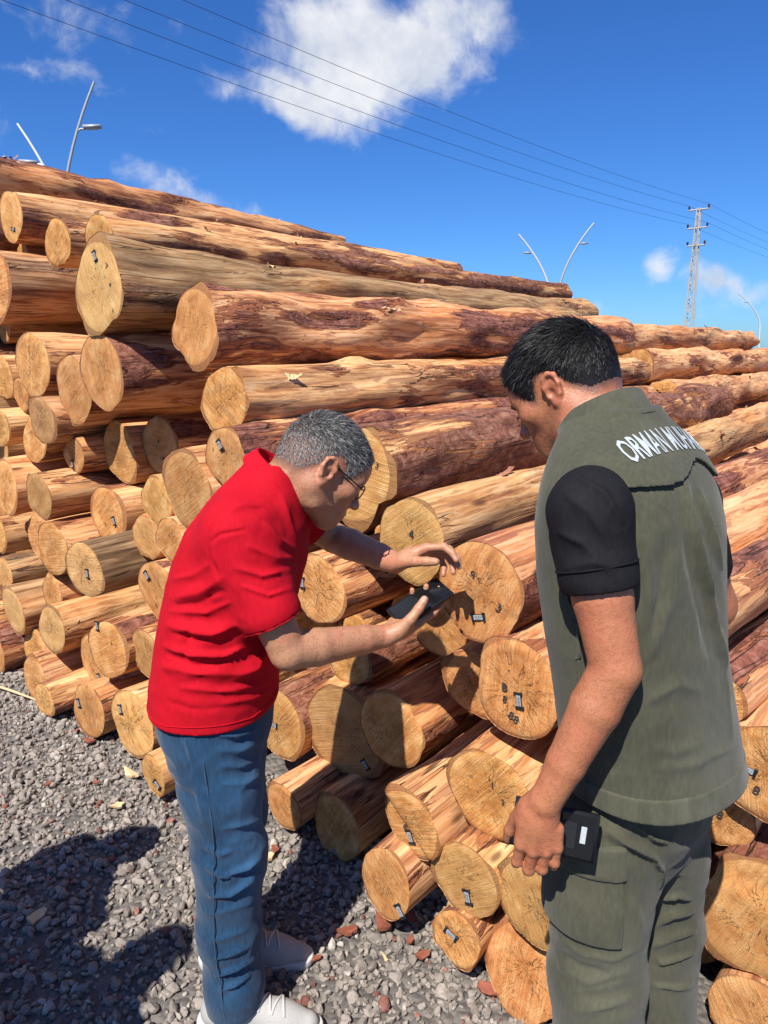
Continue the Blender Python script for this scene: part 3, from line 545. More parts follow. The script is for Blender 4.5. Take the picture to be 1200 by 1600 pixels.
# loose volcanic gravel as real stones
def ico(sub):
    bm = bmesh.new(); bmesh.ops.create_icosphere(bm, subdivisions=sub, radius=1)
    v = np.array([x.co for x in bm.verts]); f = np.array([[q.index for q in p.verts] for p in bm.faces]); bm.free(); return v, f
def unit_(v): return v/np.linalg.norm(v)
def gravel():
    Vs, Fs, Cs = [], [], []; base = 0
    a = np.array([AX.x, AX.y])
    def batch(n, x0, x1, y0, y1, smin, smax, sub, zlo, zhi):
        nonlocal base
        v0, f0 = ico(sub)
        px = RNG.uniform(x0, x1, n); py = RNG.uniform(y0, y1, n)
        sb = (px-P0.x)*a[0]+(py-P0.y)*a[1]; keep = sb < .35
        px, py = px[keep], py[keep]; n = len(px)
        sz = smin+(smax-smin)*RNG.random(n)**2.2
        shp = []
        for k in range(14):
            v = v0*(1+.20*vnoise(v0*1.7+k*7.7, k)[:, None]); rg = np.random.default_rng(k)
            for _ in range(9):                                     # broken facets
                nn = unit_(rg.normal(size=3)); cut = rg.uniform(.55, .85); q = v@nn; v = v-np.outer(np.maximum(q-cut, 0), nn)
            shp.append(v*1.12*(1+.05*vnoise(v*5+k, k+70)[:, None]))
        k = RNG.integers(0, 14, n)
        ax = RNG.normal(size=(n, 4)); ax /= np.linalg.norm(ax, axis=1)[:, None]
        w, x, y, z = ax.T
        Rm = np.stack([1-2*(y*y+z*z), 2*(x*y-z*w), 2*(x*z+y*w), 2*(x*y+z*w), 1-2*(x*x+z*z), 2*(y*z-x*w), 2*(x*z-y*w), 2*(y*z+x*w), 1-2*(x*x+y*y)], -1).reshape(n, 3, 3)
        sc = np.stack([sz*RNG.uniform(.8, 1.25, n), sz*RNG.uniform(.65, 1.0, n), sz*RNG.uniform(.5, .8, n)], -1)
        P = np.array(shp)[k]*sc[:, None, :]
        P = np.einsum('nij,nvj->nvi', Rm, P)
        P += np.stack([px, py, RNG.uniform(zlo, zhi, n)*sz], -1)[:, None, :]
        nv = len(v0)
        Fs.append((f0[None]+np.arange(n)[:, None, None]*nv).reshape(-1, 3)+base)
        Vs.append(P.reshape(-1, 3)); base += n*nv
        g_ = RNG.normal(.27, .04, n).clip(.15, .42); c = np.stack([g_*1.11, g_*.97, g_*.85], -1)
        u = RNG.random(n)
        c[u < .022] = np.array([.27, .115, .09])*RNG.uniform(.6, 1.2, ((u < .022).sum(), 1))
        c[(u > .05) & (u < .09)] = np.array([.46, .42, .37])*RNG.uniform(.8, 1.15, (((u > .05) & (u < .09)).sum(), 1))
        Cs.append(np.repeat(c, nv, 0))
    batch(17000, -2.6, .8, 1.35, 3.9, .006, .013, 1, .25, .8)
    batch(9500, -2.4, .8, 1.4, 3.7, .008, .019, 2, .25, .8)
    batch(6500, -4.5, 2.2, -1.2, 5.2, .010, .026, 1, .2, .7)
    V = np.concatenate(Vs); F = np.concatenate(Fs); me = mesh_np('gravel', V, F, False); color_attr(me, 'stone', np.concatenate(Cs)); return me
ms, ts, bs = new_mat('volcanic_stone')
at = ts.add('ShaderNodeAttribute'); at.attribute_name = 'stone'
cs = ts.add('ShaderNodeTexCoord').outputs['Object']; ns = ts.noise(cs, 220, 5, .7); ns2 = ts.noise(cs, 60, 3)
ts.l.new(ts.vmath('SCALE', at.outputs['Color'], scale=ts.math('ADD', ts.math('MULTIPLY', ns, .85), ts.math('MULTIPLY', ns2, .85))), bs.inputs['Base Color']); bs.inputs['Roughness'].default_value = .92
bump(ts, bs, ns, .7, .003)
gr = link('gravel', gravel(), ms); gr['kind'] = 'stuff'; gr['label'] = 'grey volcanic gravel with a few red and white stones covering the yard'
# ------------------------------------------------------------------ implicit surface modelling for bodies and clothes
def V3(*a): return np.array(a, float)
def unit(v): v = np.asarray(v, float); return v/np.linalg.norm(v)
class Cone:            # round cone between a and b; flat=(axis, k): narrower (k>1) across that axis
    def __init__(s, a, b, ra, rb, k=.01, flat=None):
        s.a = np.asarray(a, float); s.b = np.asarray(b, float); s.ra = ra; s.rb = rb; s.k = k; s.flat = flat
        R = max(ra, rb)*(1 if flat is None else max(1, 1/flat[1])); s.lo = np.minimum(s.a, s.b)-R; s.hi = np.maximum(s.a, s.b)+R
    def d(s, P):
        ab = s.b-s.a; v = P-s.a.astype(np.float32); t = np.clip((v@ab.astype(np.float32))/max(ab@ab, 1e-12), 0, 1)
        v = v-t[..., None]*ab.astype(np.float32)
        if s.flat is not None:
            w = unit(s.flat[0]).astype(np.float32); q = v@w; v = v+(q*(s.flat[1]-1))[..., None]*w
        return np.sqrt((v*v).sum(-1))-(s.ra+(s.rb-s.ra)*t)
class Ell:             # ellipsoid: centre, radii, rotation rows (local axes in world)
    def __init__(s, c, r, rot=None, k=.01):
        s.c = np.asarray(c, float); s.r = np.asarray(r, float); s.rot = np.eye(3) if rot is None else np.asarray(rot, float); s.k = k
        R = s.r.max(); s.lo = s.c-R; s.hi = s.c+R
    def d(s, P):
        q = (P-s.c.astype(np.float32))@s.rot.T.astype(np.float32)
        k0 = np.sqrt(((q/s.r.astype(np.float32))**2).sum(-1)); k1 = np.sqrt(((q/(s.r**2).astype(np.float32))**2).sum(-1))+1e-6
        return k0*(k0-1)/k1
class Loft:            # sections along axis z: rows (z, cx, cy, half x, half y); local frame rot rows (ex, ey, ez) at origin o
    def __init__(s, o, rot, rows, k=.01, power=2.3):
        s.o = np.asarray(o, float); s.rot = np.asarray(rot, float); s.rows = np.asarray(rows, float); s.k = k; s.p = power
        pts = []
        for z, cx, cy, hx, hy in s.rows:
            for sx in (-1, 1):
                for sy in (-1, 1): pts.append(s.o+np.array([cx+sx*hx, cy+sy*hy, z])@s.rot)
        s.lo = np.min(pts, 0)-.01; s.hi = np.max(pts, 0)+.01
        n = 200; zz = np.linspace(s.rows[0, 0], s.rows[-1, 0], n); s.zz = zz; s.tab = []
        for c in range(1, 5):                                   # smooth interpolation of the section table
            y = np.interp(zz, s.rows[:, 0], s.rows[:, c]); ker = np.hanning(25); ker /= ker.sum()
            s.tab.append(np.convolve(np.pad(y, 12, mode='edge'), ker, 'valid'))
    def d(s, P):
        q = (P-s.o.astype(np.float32))@s.rot.T.astype(np.float32); z = q[..., 2]
        zi = np.clip((z-s.zz[0])/(s.zz[-1]-s.zz[0])*(len(s.zz)-1), 0, len(s.zz)-1.001); i = zi.astype(int); f = (zi-i).astype(np.float32)
        cx, cy, hx, hy = [(t[i]*(1-f)+t[i+1]*f) for t in [a.astype(np.float32) for a in s.tab]]
        x = np.abs(q[..., 0]-cx)/hx; y = np.abs(q[..., 1]-cy)/hy
        rr = (x**s.p+y**s.p)**(1/s.p)
        d = (rr-1)*np.minimum(hx, hy)
        return np.maximum(d, np.maximum(s.zz[0]-z, z-s.zz[-1]))
class Half:            # keeps the side where (p-c).n < 0 when intersected
    def __init__(s, c, n): s.c = np.asarray(c, float); s.n = unit(n)
    def d(s, P): return (P-s.c.astype(np.float32))@s.n.astype(np.float32)
def smin(a, b, k):
    h = np.maximum(k-np.abs(a-b), 0)/k; return np.minimum(a, b)-h*h*k*.25
def mesh_sdf(ops, h, smooth=2, lo=None, hi=None):
    """ops: ('+', prim) smooth union, ('-', prim) smooth cut, ('&', half or callable) intersection, ('+g', [prims]) group union first"""
    L = np.min([p.lo for o, p in ops if o == '+'], 0)-4*h; H = np.max([p.hi for o, p in ops if o == '+'], 0)+4*h
    if lo is not None: L = np.maximum(L, lo)
    if hi is not None: H = np.minimum(H, hi)
    n = np.ceil((H-L)/h).astype(int)+1
    D = np.full(n, .2, np.float32)
    g = [L[i]+np.arange(n[i])*h for i in range(3)]
    for o, p in ops:
        if o in '+-':
            m = p.k+4*h
            a = np.clip(np.floor((p.lo-m-L)/h).astype(int), 0, n); b = np.clip(np.ceil((p.hi+m-L)/h).astype(int)+1, 0, n)
            if (b <= a).any(): continue
            sl = tuple(slice(a[i], b[i]) for i in range(3))
            P = np.stack(np.meshgrid(*[g[i][a[i]:b[i]] for i in range(3)], indexing='ij'), -1).astype(np.float32)
            d = p.d(P).astype(np.float32)
            if o == '+': D[sl] = smin(D[sl], d, p.k)
            else: D[sl] = -smin(-D[sl], d, p.k)
        else:
            act = np.argwhere(np.abs(D) < .06)
            P = (L+act*h).astype(np.float32); D[tuple(act.T)] = np.maximum(D[tuple(act.T)], p.d(P) if hasattr(p, 'd') else p(P))
    S = D < 0
    # surface nets
    c = np.zeros(tuple(n-1), np.int8)
    for dx in (0, 1):
        for dy in (0, 1):
            for dz in (0, 1): c += S[dx:n[0]-1+dx, dy:n[1]-1+dy, dz:n[2]-1+dz]
    cells = np.argwhere((c > 0) & (c < 8)); idx = np.full(tuple(n-1), -1, np.int32); idx[tuple(cells.T)] = np.arange(len(cells))
    corner = {}
    for dx in (0, 1):
        for dy in (0, 1):
            for dz in (0, 1): corner[dx, dy, dz] = D[cells[:, 0]+dx, cells[:, 1]+dy, cells[:, 2]+dz]
    acc = np.zeros((len(cells), 3)); cnt = np.zeros(len(cells))
    for ax in range(3):
        for u in (0, 1):
            for v in (0, 1):
                k0 = [u, v]; k0.insert(ax, 0); k1 = [u, v]; k1.insert(ax, 1)
                d0, d1 = corner[tuple(k0)], corner[tuple(k1)]; m = (d0 < 0) != (d1 < 0)
                t = np.where(m, d0/np.where(m, d0-d1, 1), 0)
                p = np.zeros((len(cells), 3)); p[:] = k0; p[:, ax] = t
                acc[m] += p[m]; cnt += m
    V = L+(cells+acc/np.maximum(cnt, 1)[:, None])*h
    F = []
    for ax in range(3):
        o1, o2 = [i for i in range(3) if i != ax]
        sa = [slice(1, -1)]*3; sb = [slice(1, -1)]*3; sa[ax] = slice(0, n[ax]-1); sb[ax] = slice(1, n[ax])
        A = S[tuple(sa)]; B = S[tuple(sb)]
        for flip, msk in ((False, A & ~B), (True, ~A & B)):
            e = np.argwhere(msk)
            if not len(e): continue
            e[:, o1] += 1; e[:, o2] += 1
            q = []
            for (u, v) in ((-1, -1), (0, -1), (0, 0), (-1, 0)):
                f = e.copy(); f[:, o1] += u; f[:, o2] += v; q.append(idx[tuple(f.T)])
            q = np.stack(q, -1)
            if flip != (ax == 1): q = q[:, ::-1]
            F.append(q)
    F = np.concatenate(F); F = F[(F >= 0).all(1)]
    V = relax(V, F, smooth)
    return V, F
def relax(V, F, it):
    if not it: return V
    i = np.concatenate([F[:, [0, 1]], F[:, [1, 2]], F[:, [2, 3]], F[:, [3, 0]]])
    deg = np.bincount(i[:, 0], minlength=len(V))+np.bincount(i[:, 1], minlength=len(V)); deg = np.maximum(deg, 1)[:, None]
    for lam in (.5, -.52)*it:
        s = np.zeros_like(V)
        for c in range(3): s[:, c] = np.bincount(i[:, 0], V[i[:, 1], c], len(V))+np.bincount(i[:, 1], V[i[:, 0], c], len(V))
        V = V+lam*(s/deg-V)
    return V
def normals(V, F):
    n = np.cross(V[F[:, 2]]-V[F[:, 0]], V[F[:, 3]]-V[F[:, 1]]); N = np.zeros_like(V)
    for k in range(4):
        for c in range(3): N[:, c] += np.bincount(F[:, k], n[:, c], len(V))
    return N/np.maximum(np.linalg.norm(N, axis=1), 1e-12)[:, None]
def folds(V, F, lst):
    """cloth folds: each (polyline, amplitude, width): a ridge (or groove if negative) with soft flanks"""
    N = normals(V, F); disp = np.zeros(len(V))
    for pl, a, w in lst:
        pl = [np.asarray(p, float) for p in pl]; best = np.full(len(V), 9.0); bt = np.zeros(len(V)); n = len(pl)-1
        lo = np.min(pl, 0)-4*w; hi = np.max(pl, 0)+4*w; m = ((V > lo) & (V < hi)).all(1); Q = V[m]
        bd = np.full(len(Q), 9.0); tt = np.zeros(len(Q))
        for i in range(n):
            ab = pl[i+1]-pl[i]; t = np.clip(((Q-pl[i])@ab)/(ab@ab+1e-12), 0, 1); d = np.linalg.norm(Q-pl[i]-t[:, None]*ab, axis=1)
            u = d < bd; bd[u] = d[u]; tt[u] = (i+t[u])/n
        tp = np.clip(4*tt*(1-tt), 0, 1)**.6
        wv = w*(.8+.5*vnoise(Q*23, 77)); bd = bd*(1+.25*vnoise(Q*40, 78))
        disp[m] += 1.7*a*tp*(1+.35*vnoise(Q*17, 79))*(np.exp(-np.abs(bd/wv)**1.35)-.42*np.exp(-(bd/(2.3*w))**2))
    return V+N*disp[:, None]
def crumple(V, F, amp, freq, seed, stretch=(1, 1, 1)):
    N = normals(V, F); P = V*np.array(stretch)*freq
    n = vnoise(P, seed)*.6+vnoise(P*2.1+7, seed+1)*.4
    return V+N*(amp*(1-2*np.abs(n)**.8))[:, None]*.6+N*(amp*.5*vnoise(P*.45+3, seed+2))[:, None]
def frame(fwd, up):
    """rows: x forward, y left, z up"""
    x = unit(fwd); y = unit(np.cross(up, x)); z = np.cross(x, y); return np.stack([x, y, z])

def head_ops(c, R, jaw=1.0, nose=1.0, neck_to=None, neck_r=.058, sc=1.0):
    """head around centre c with frame rows R (x face, y left, z up)"""
    T = lambda x, y, z: c+sc*(np.array([x, y, z])@R)
    o = [('+', Ell(T(-.014, 0, .030), np.array([.098, .076, .086])*sc, R, .02)), ('+', Ell(T(-.045, 0, -.005), np.array([.062, .062, .06])*sc, R, .04)),
         ('+', Ell(T(.034, 0, -.030), np.array([.058, .061, .078])*sc, R, .03)), ('+', Ell(T(.05, 0, .035), np.array([.048, .058, .045])*sc, R, .03))]
    for s in (-1, 1):
        o += [('+', Cone(T(-.012, s*.054, -.040), T(.006, s*.047, -.075), .016*jaw, .014*jaw, .03)), ('+', Cone(T(.006, s*.047, -.075), T(.068, s*.014, -.103), .015*jaw, .014*jaw, .03)),
              ('+', Ell(T(.060, s*.045, -.018), np.array([.022, .02, .017])*sc, R, .025)), ('+', Cone(T(.083, s*.012, .017), T(.074, s*.046, .018), .0085, .0075, .018))]
    o += [('+', Ell(T(.074, 0, -.103), np.array([.017, .02, .014])*sc, R, .02)), ('+', Ell(T(.078, 0, -.068), np.array([.02, .03, .03])*sc, R, .03))]
    for s in (-1, 1):
        o += [('-', Ell(T(.100, s*.034, -.001), np.array([.017, .017, .012])*sc, R, .012)), ('+', Ell(T(.078, s*.033, -.001), np.array([.0125, .016, .0115])*sc, R, .004))]
    o += [('+', Cone(T(.088, 0, .010), T(.112*(.9+.1*nose), 0, -.034), .007*sc, .0095*sc, .012)), ('+', Ell(T(.113*(.9+.1*nose), 0, -.036), np.array([.0115, .0105, .0095])*sc, R, .008))]
    for s in (-1, 1):
        o += [('+', Ell(T(.102, s*.0125, -.040), np.array([.010, .0065, .0075])*sc, R, .006)), ('-', Ell(T(.106, s*.006, -.0475), np.array([.005, .003, .003])*sc, R, .003))]
    o += [('+', Cone(T(.094, -.017, -.0675), T(.094, .017, -.0675), .005, .005, .008)), ('+', Cone(T(.100, -.008, -.0655), T(.100, .008, -.0655), .005, .005, .008)),
          ('+', Cone(T(.094, -.014, -.0785), T(.094, .014, -.0785), .0062, .0062, .008)), ('-', Cone(T(.108, -.019, -.0725), T(.108, .019, -.0725), .002, .002, .003))]
    if neck_to is not None:
        nb = np.asarray(neck_to, float)
        o += [('+', Cone(T(-.040, 0, -.045), nb, neck_r*.95, neck_r*1.06, .035)), ('+', Cone(T(-.01, 0, -.06), nb+R[0]*.018, neck_r*.75, neck_r, .03))]
        for s in (-1, 1): o += [('+', Cone(T(-.022, s*.058, -.05), nb+R[0]*.03+R[1]*s*.018, .014, .013, .03))]
    for s in (-1, 1):                                                          # ears
        E = lambda u, v, w: T(-.012-.010*0+u*math.cos(.22)-v*math.sin(.22)*-1*0-.22*v*.6, s*(.071+w), -.008+v)
        o += [('+', Ell(T(-.010, s*.073, -.008), np.array([.012, .010, .022])*sc, R, .012))]
        rim = [(.010, -.004, .005), (.014, .012, .010), (.008, .027, .013), (-.006, .032, .015), (-.018, .024, .017), (-.021, .006, .017), (-.015, -.012, .014), (-.006, -.024, .010), (.003, -.022, .007)]
        for a, b in zip(rim[:-1], rim[1:]): o.append(('+', Cone(E(*a), E(*b), .0044, .0044, .004)))
        for a, b in (((-.010, .018, .011), (-.013, .0, .012)), ((-.013, .0, .012), (-.005, -.012, .009)), ((-.002, .010, .008), (-.010, .018, .011))): o.append(('+', Cone(E(*a), E(*b), .0042, .004, .004)))
        o += [('+', Ell(E(-.006, .004, .009), np.array([.014, .0045, .026])*sc, R, .004)), ('+', Ell(E(-.002, -.025, .009), np.array([.008, .0055, .009])*sc, R, .006)),
              ('+', Ell(E(.011, -.006, .008), np.array([.004, .005, .006])*sc, R, .004)), ('-', Ell(E(.002, -.003, .016), np.array([.0075, .0085, .010])*sc, R, .004))]
    return o
def hand_ops(w, X, Z, curls, thumb, sgn=1, sc=1.0, spread=.06, fat=1.0):
    """hand from wrist w: X towards the fingers, Z the back of the hand, thumb on side sgn*(Z x X). curls: 4 fingers (index..little) x 3 joint angles; thumb: (out, down, bend)"""
    X = unit(X); Z = unit(Z-X*np.dot(Z, X)); Y = np.cross(Z, X)*sgn
    T = lambda x, y, z: w+sc*(X*x+Y*y+Z*z)
    o = [('+', Cone(T(.0, .004, 0), T(.045, .010, 0), .0225*fat, .023*fat, .015, (Z, 1.35))), ('+', Cone(T(.035, .018, 0), T(.078, .024, -.001), .0195*fat, .0155*fat, .016, (Z, 1.25))),
         ('+', Cone(T(.03, -.008, -.002), T(.073, -.018, -.003), .0185*fat, .0145*fat, .016, (Z, 1.2))), ('+', Cone(T(.04, .004, .001), T(.078, .003, .002), .018*fat, .0145*fat, .016, (Z, 1.2))),
         ('+', Cone(T(.012, .020, -.010), T(.045, .030, -.014), .015*fat, .0135*fat, .015))]
    base = [(.088, .027, 0), (.093, .006, .002), (.088, -.0145, .001), (.079, -.032, -.003)]
    seg = [(.043, .026, .021), (.048, .030, .022), (.044, .028, .022), (.034, .021, .019)]; rad = [.0098, .0100, .0095, .0083]; tips = []
    for i in range(4):
        p = T(*base[i]); sp = spread*(1.5-i)*.6; d = unit(X*math.cos(sp)+Y*math.sin(sp)); r = rad[i]*fat
        o.append(('+', Cone(T(base[i][0]-.035, base[i][1]*.9, base[i][2]), p, r*1.02, r*1.06, .008)))
        a = 0
        for j in range(3):
            a += curls[i][j]; dd = d*math.cos(a)-Z*math.sin(a); q = p+sc*seg[i][j]*dd
            r2 = r*(.93 if j < 2 else .80)
            o.append(('+', Cone(p, q, r, r2, .0035))); 
            if j < 2: o.append(('+', Ell(p+Z*.0005, np.array([r*1.07]*3), None, .004)))
            r = r2; p = q
        tips.append((p, dd))
    a1, a2, a3 = thumb; p = T(.022, .026, -.012); d0 = unit(X*math.cos(a1)+Y*math.sin(a1)-Z*a2)
    q = p+sc*.040*d0; o.append(('+', Cone(p, q, .0150*fat, .0122*fat, .012)))
    d1 = unit(d0*math.cos(a3*.5)+(X*.75-Y*.45-Z*.35*np.sign(a2+.001))*math.sin(a3*.5)); q2 = q+sc*.032*d1; o.append(('+', Cone(q, q2, .0120*fat, .0108*fat, .004)))
    d2 = unit(d1*math.cos(a3*.5)+(X*.75-Y*.45-Z*.35*np.sign(a2+.001))*math.sin(a3*.5)); q3 = q2+sc*.025*d2; o.append(('+', Cone(q2, q3, .0112*fat, .0092*fat, .004)))
    tips.append((q3, d2))
    return o, tips, (X, Y, Z)
def limb(pts, rads, k=.02, flat=None):
    return [('+', Cone(pts[i], pts[i+1], rads[i], rads[i+1], k, flat)) for i in range(len(pts)-1)]
# cloth folds: polylines on the garment surface in world coordinates, height, width
SHIRT_FOLDS = [[[[-0.323,1.451,1.228],[-0.352,1.469,1.205],[-0.381,1.483,1.183],[-0.414,1.497,1.171],[-0.451,1.523,1.155]],0.0103,0.0165],[[[-0.313,1.454,1.172],[-0.344,1.472,1.153],[-0.373,1.48,1.138],[-0.417,1.494,1.135],[-0.471,1.537,1.121]],0.0059,0.0096],[[[-0.302,1.458,1.122],[-0.335,1.478,1.103],[-0.364,1.479,1.092],[-0.415,1.488,1.097],[-0.477,1.533,1.088]],0.0111,0.0161],[[[-0.287,1.529,1.05],[-0.311,1.492,1.051],[-0.341,1.484,1.04],[-0.377,1.48,1.044],[-0.416,1.485,1.043],[-0.448,1.5,1.047],[-0.485,1.531,1.045]],0.0102,0.0119],[[[-0.264,1.551,0.995],[-0.29,1.518,0.997],[-0.318,1.498,0.994],[-0.356,1.483,1.001],[-0.396,1.479,1.002],[-0.438,1.489,1.007],[-0.488,1.521,1.001]],0.0086,0.0148],[[[-0.264,1.583,0.93],[-0.302,1.514,0.953],[-0.345,1.486,0.957],[-0.391,1.478,0.966],[-0.441,1.485,0.967]],0.0072,0.0113],[[[-0.353,1.464,1.251],[-0.378,1.484,1.231],[-0.403,1.499,1.213],[-0.431,1.519,1.203],[-0.463,1.553,1.189]],0.0055,0.0115],[[[-0.257,1.559,1.03],[-0.269,1.541,1.015],[-0.281,1.527,0.999],[-0.306,1.507,0.989],[-0.331,1.492,0.977]],0.0078,0.0153],[[[-0.405,1.488,1.132],[-0.415,1.488,1.096],[-0.426,1.49,1.059],[-0.43,1.488,1.023],[-0.434,1.485,0.988]],-0.0059,0.0155],[[[-0.353,1.483,0.929],[-0.318,1.502,0.927],[-0.286,1.539,0.916],[-0.273,1.565,0.916],[-0.26,1.604,0.908]],0.0044,0.0094],[[[-0.292,1.442,1.21],[-0.263,1.44,1.201],[-0.234,1.444,1.189],[-0.212,1.46,1.192],[-0.191,1.496,1.188]],0.0041,0.0074],[[[-0.304,1.446,1.25],[-0.275,1.445,1.24],[-0.247,1.45,1.228],[-0.22,1.469,1.229],[-0.197,1.519,1.221]],0.0056,0.0098],[[[-0.278,1.454,1.294],[-0.25,1.462,1.277],[-0.224,1.478,1.258],[-0.206,1.509,1.249],[-0.191,1.576,1.23]],0.0053,0.0144],[[[-0.25,1.489,1.332],[-0.232,1.498,1.31],[-0.215,1.511,1.286],[-0.201,1.538,1.267],[-0.189,1.581,1.243]],0.0058,0.013],[[[-0.358,1.466,1.291],[-0.343,1.458,1.303],[-0.328,1.455,1.314],[-0.302,1.454,1.319],[-0.278,1.461,1.322]],-0.0039,0.0049],[[[-0.358,1.466,1.291],[-0.356,1.465,1.271],[-0.353,1.464,1.251],[-0.343,1.46,1.235],[-0.333,1.457,1.219]],-0.0041,0.0074],[[[-0.22,1.575,1.376],[-0.211,1.56,1.348],[-0.203,1.556,1.317],[-0.195,1.562,1.291],[-0.188,1.579,1.261]],0.0058,0.0136],[[[-0.318,1.477,1.355],[-0.303,1.484,1.36],[-0.289,1.496,1.364],[-0.271,1.506,1.362],[-0.254,1.52,1.359]],0.0051,0.0116],[[[-0.469,1.523,1.082],[-0.436,1.497,1.082],[-0.407,1.484,1.076],[-0.375,1.48,1.081],[-0.345,1.48,1.085]],-0.0057,0.0121],[[[-0.477,1.519,1.032],[-0.441,1.493,1.028],[-0.41,1.482,1.019],[-0.375,1.481,1.018],[-0.342,1.486,1.014]],-0.0053,0.0129],[[[-0.455,1.523,1.141],[-0.419,1.496,1.152],[-0.389,1.483,1.159],[-0.359,1.475,1.176],[-0.328,1.457,1.196]],-0.0053,0.0106],[[[-0.477,1.497,0.93],[-0.444,1.482,0.928],[-0.413,1.476,0.921],[-0.359,1.481,0.921],[-0.31,1.511,0.909]],-0.0026,0.0084]]
JEAN_FOLDS = [[[[-0.371,1.486,0.855],[-0.348,1.494,0.849],[-0.327,1.508,0.839],[-0.308,1.528,0.836],[-0.29,1.556,0.829]],0.0074,0.0076],[[[-0.368,1.484,0.822],[-0.346,1.493,0.814],[-0.325,1.506,0.803],[-0.306,1.528,0.799],[-0.29,1.568,0.785]],0.0066,0.0115],[[[-0.364,1.484,0.781],[-0.343,1.494,0.774],[-0.323,1.509,0.763],[-0.306,1.533,0.757],[-0.291,1.571,0.742]],0.0056,0.0102],[[[-0.361,1.481,0.738],[-0.338,1.49,0.732],[-0.316,1.504,0.724],[-0.3,1.524,0.721],[-0.287,1.569,0.704]],0.0046,0.0147],[[[-0.409,1.487,0.577],[-0.389,1.482,0.571],[-0.369,1.481,0.561],[-0.355,1.483,0.565],[-0.341,1.486,0.568]],0.0069,0.0124],[[[-0.36,1.475,0.511],[-0.337,1.48,0.515],[-0.315,1.491,0.515],[-0.299,1.505,0.521],[-0.285,1.53,0.518]],0.0105,0.0144],[[[-0.408,1.482,0.531],[-0.388,1.476,0.521],[-0.371,1.474,0.508],[-0.36,1.474,0.506],[-0.349,1.475,0.504]],0.0086,0.0097],[[[-0.406,1.488,0.446],[-0.378,1.479,0.455],[-0.353,1.481,0.455],[-0.324,1.489,0.471],[-0.298,1.509,0.476]],0.0096,0.0147],[[[-0.366,1.479,0.628],[-0.345,1.483,0.628],[-0.326,1.493,0.626],[-0.305,1.516,0.617],[-0.287,1.564,0.593]],0.0052,0.0124],[[[-0.415,1.495,0.388],[-0.392,1.486,0.4],[-0.37,1.483,0.407],[-0.338,1.491,0.413],[-0.309,1.517,0.405]],0.0038,0.0109],[[[-0.404,1.494,0.221],[-0.378,1.487,0.237],[-0.356,1.49,0.243],[-0.333,1.501,0.248],[-0.313,1.527,0.238]],0.0103,0.0076],[[[-0.404,1.485,0.274],[-0.381,1.483,0.284],[-0.361,1.485,0.289],[-0.338,1.494,0.293],[-0.317,1.51,0.29]],0.0072,0.0083],[[[-0.397,1.491,0.183],[-0.377,1.49,0.191],[-0.359,1.493,0.195],[-0.34,1.502,0.202],[-0.321,1.516,0.205]],0.0086,0.0076],[[[-0.413,1.492,0.321],[-0.393,1.487,0.329],[-0.374,1.487,0.333],[-0.347,1.493,0.34],[-0.321,1.51,0.337]],0.0059,0.0144],[[[-0.422,1.478,0.779],[-0.417,1.478,0.748],[-0.411,1.476,0.717],[-0.405,1.474,0.679],[-0.401,1.477,0.637]],0.0046,0.0152],[[[-0.433,1.483,0.853],[-0.427,1.48,0.825],[-0.421,1.478,0.794]],0.005,0.0133]]
TEE_FOLDS = [[[[0.274,1.117,1.464],[0.288,1.095,1.454],[0.305,1.083,1.442],[0.321,1.074,1.415],[0.338,1.07,1.386]],0.0041,0.0118],[[[0.266,1.115,1.405],[0.281,1.091,1.4],[0.297,1.079,1.394],[0.319,1.066,1.373],[0.342,1.059,1.35]],0.0046,0.0164],[[[0.294,1.126,1.488],[0.31,1.102,1.48],[0.329,1.091,1.469],[0.342,1.082,1.447],[0.359,1.084,1.422]],0.0049,0.0087],[[[0.275,1.099,1.348],[0.289,1.079,1.359],[0.306,1.069,1.367],[0.328,1.063,1.366],[0.353,1.066,1.363]],0.0041,0.0145]]
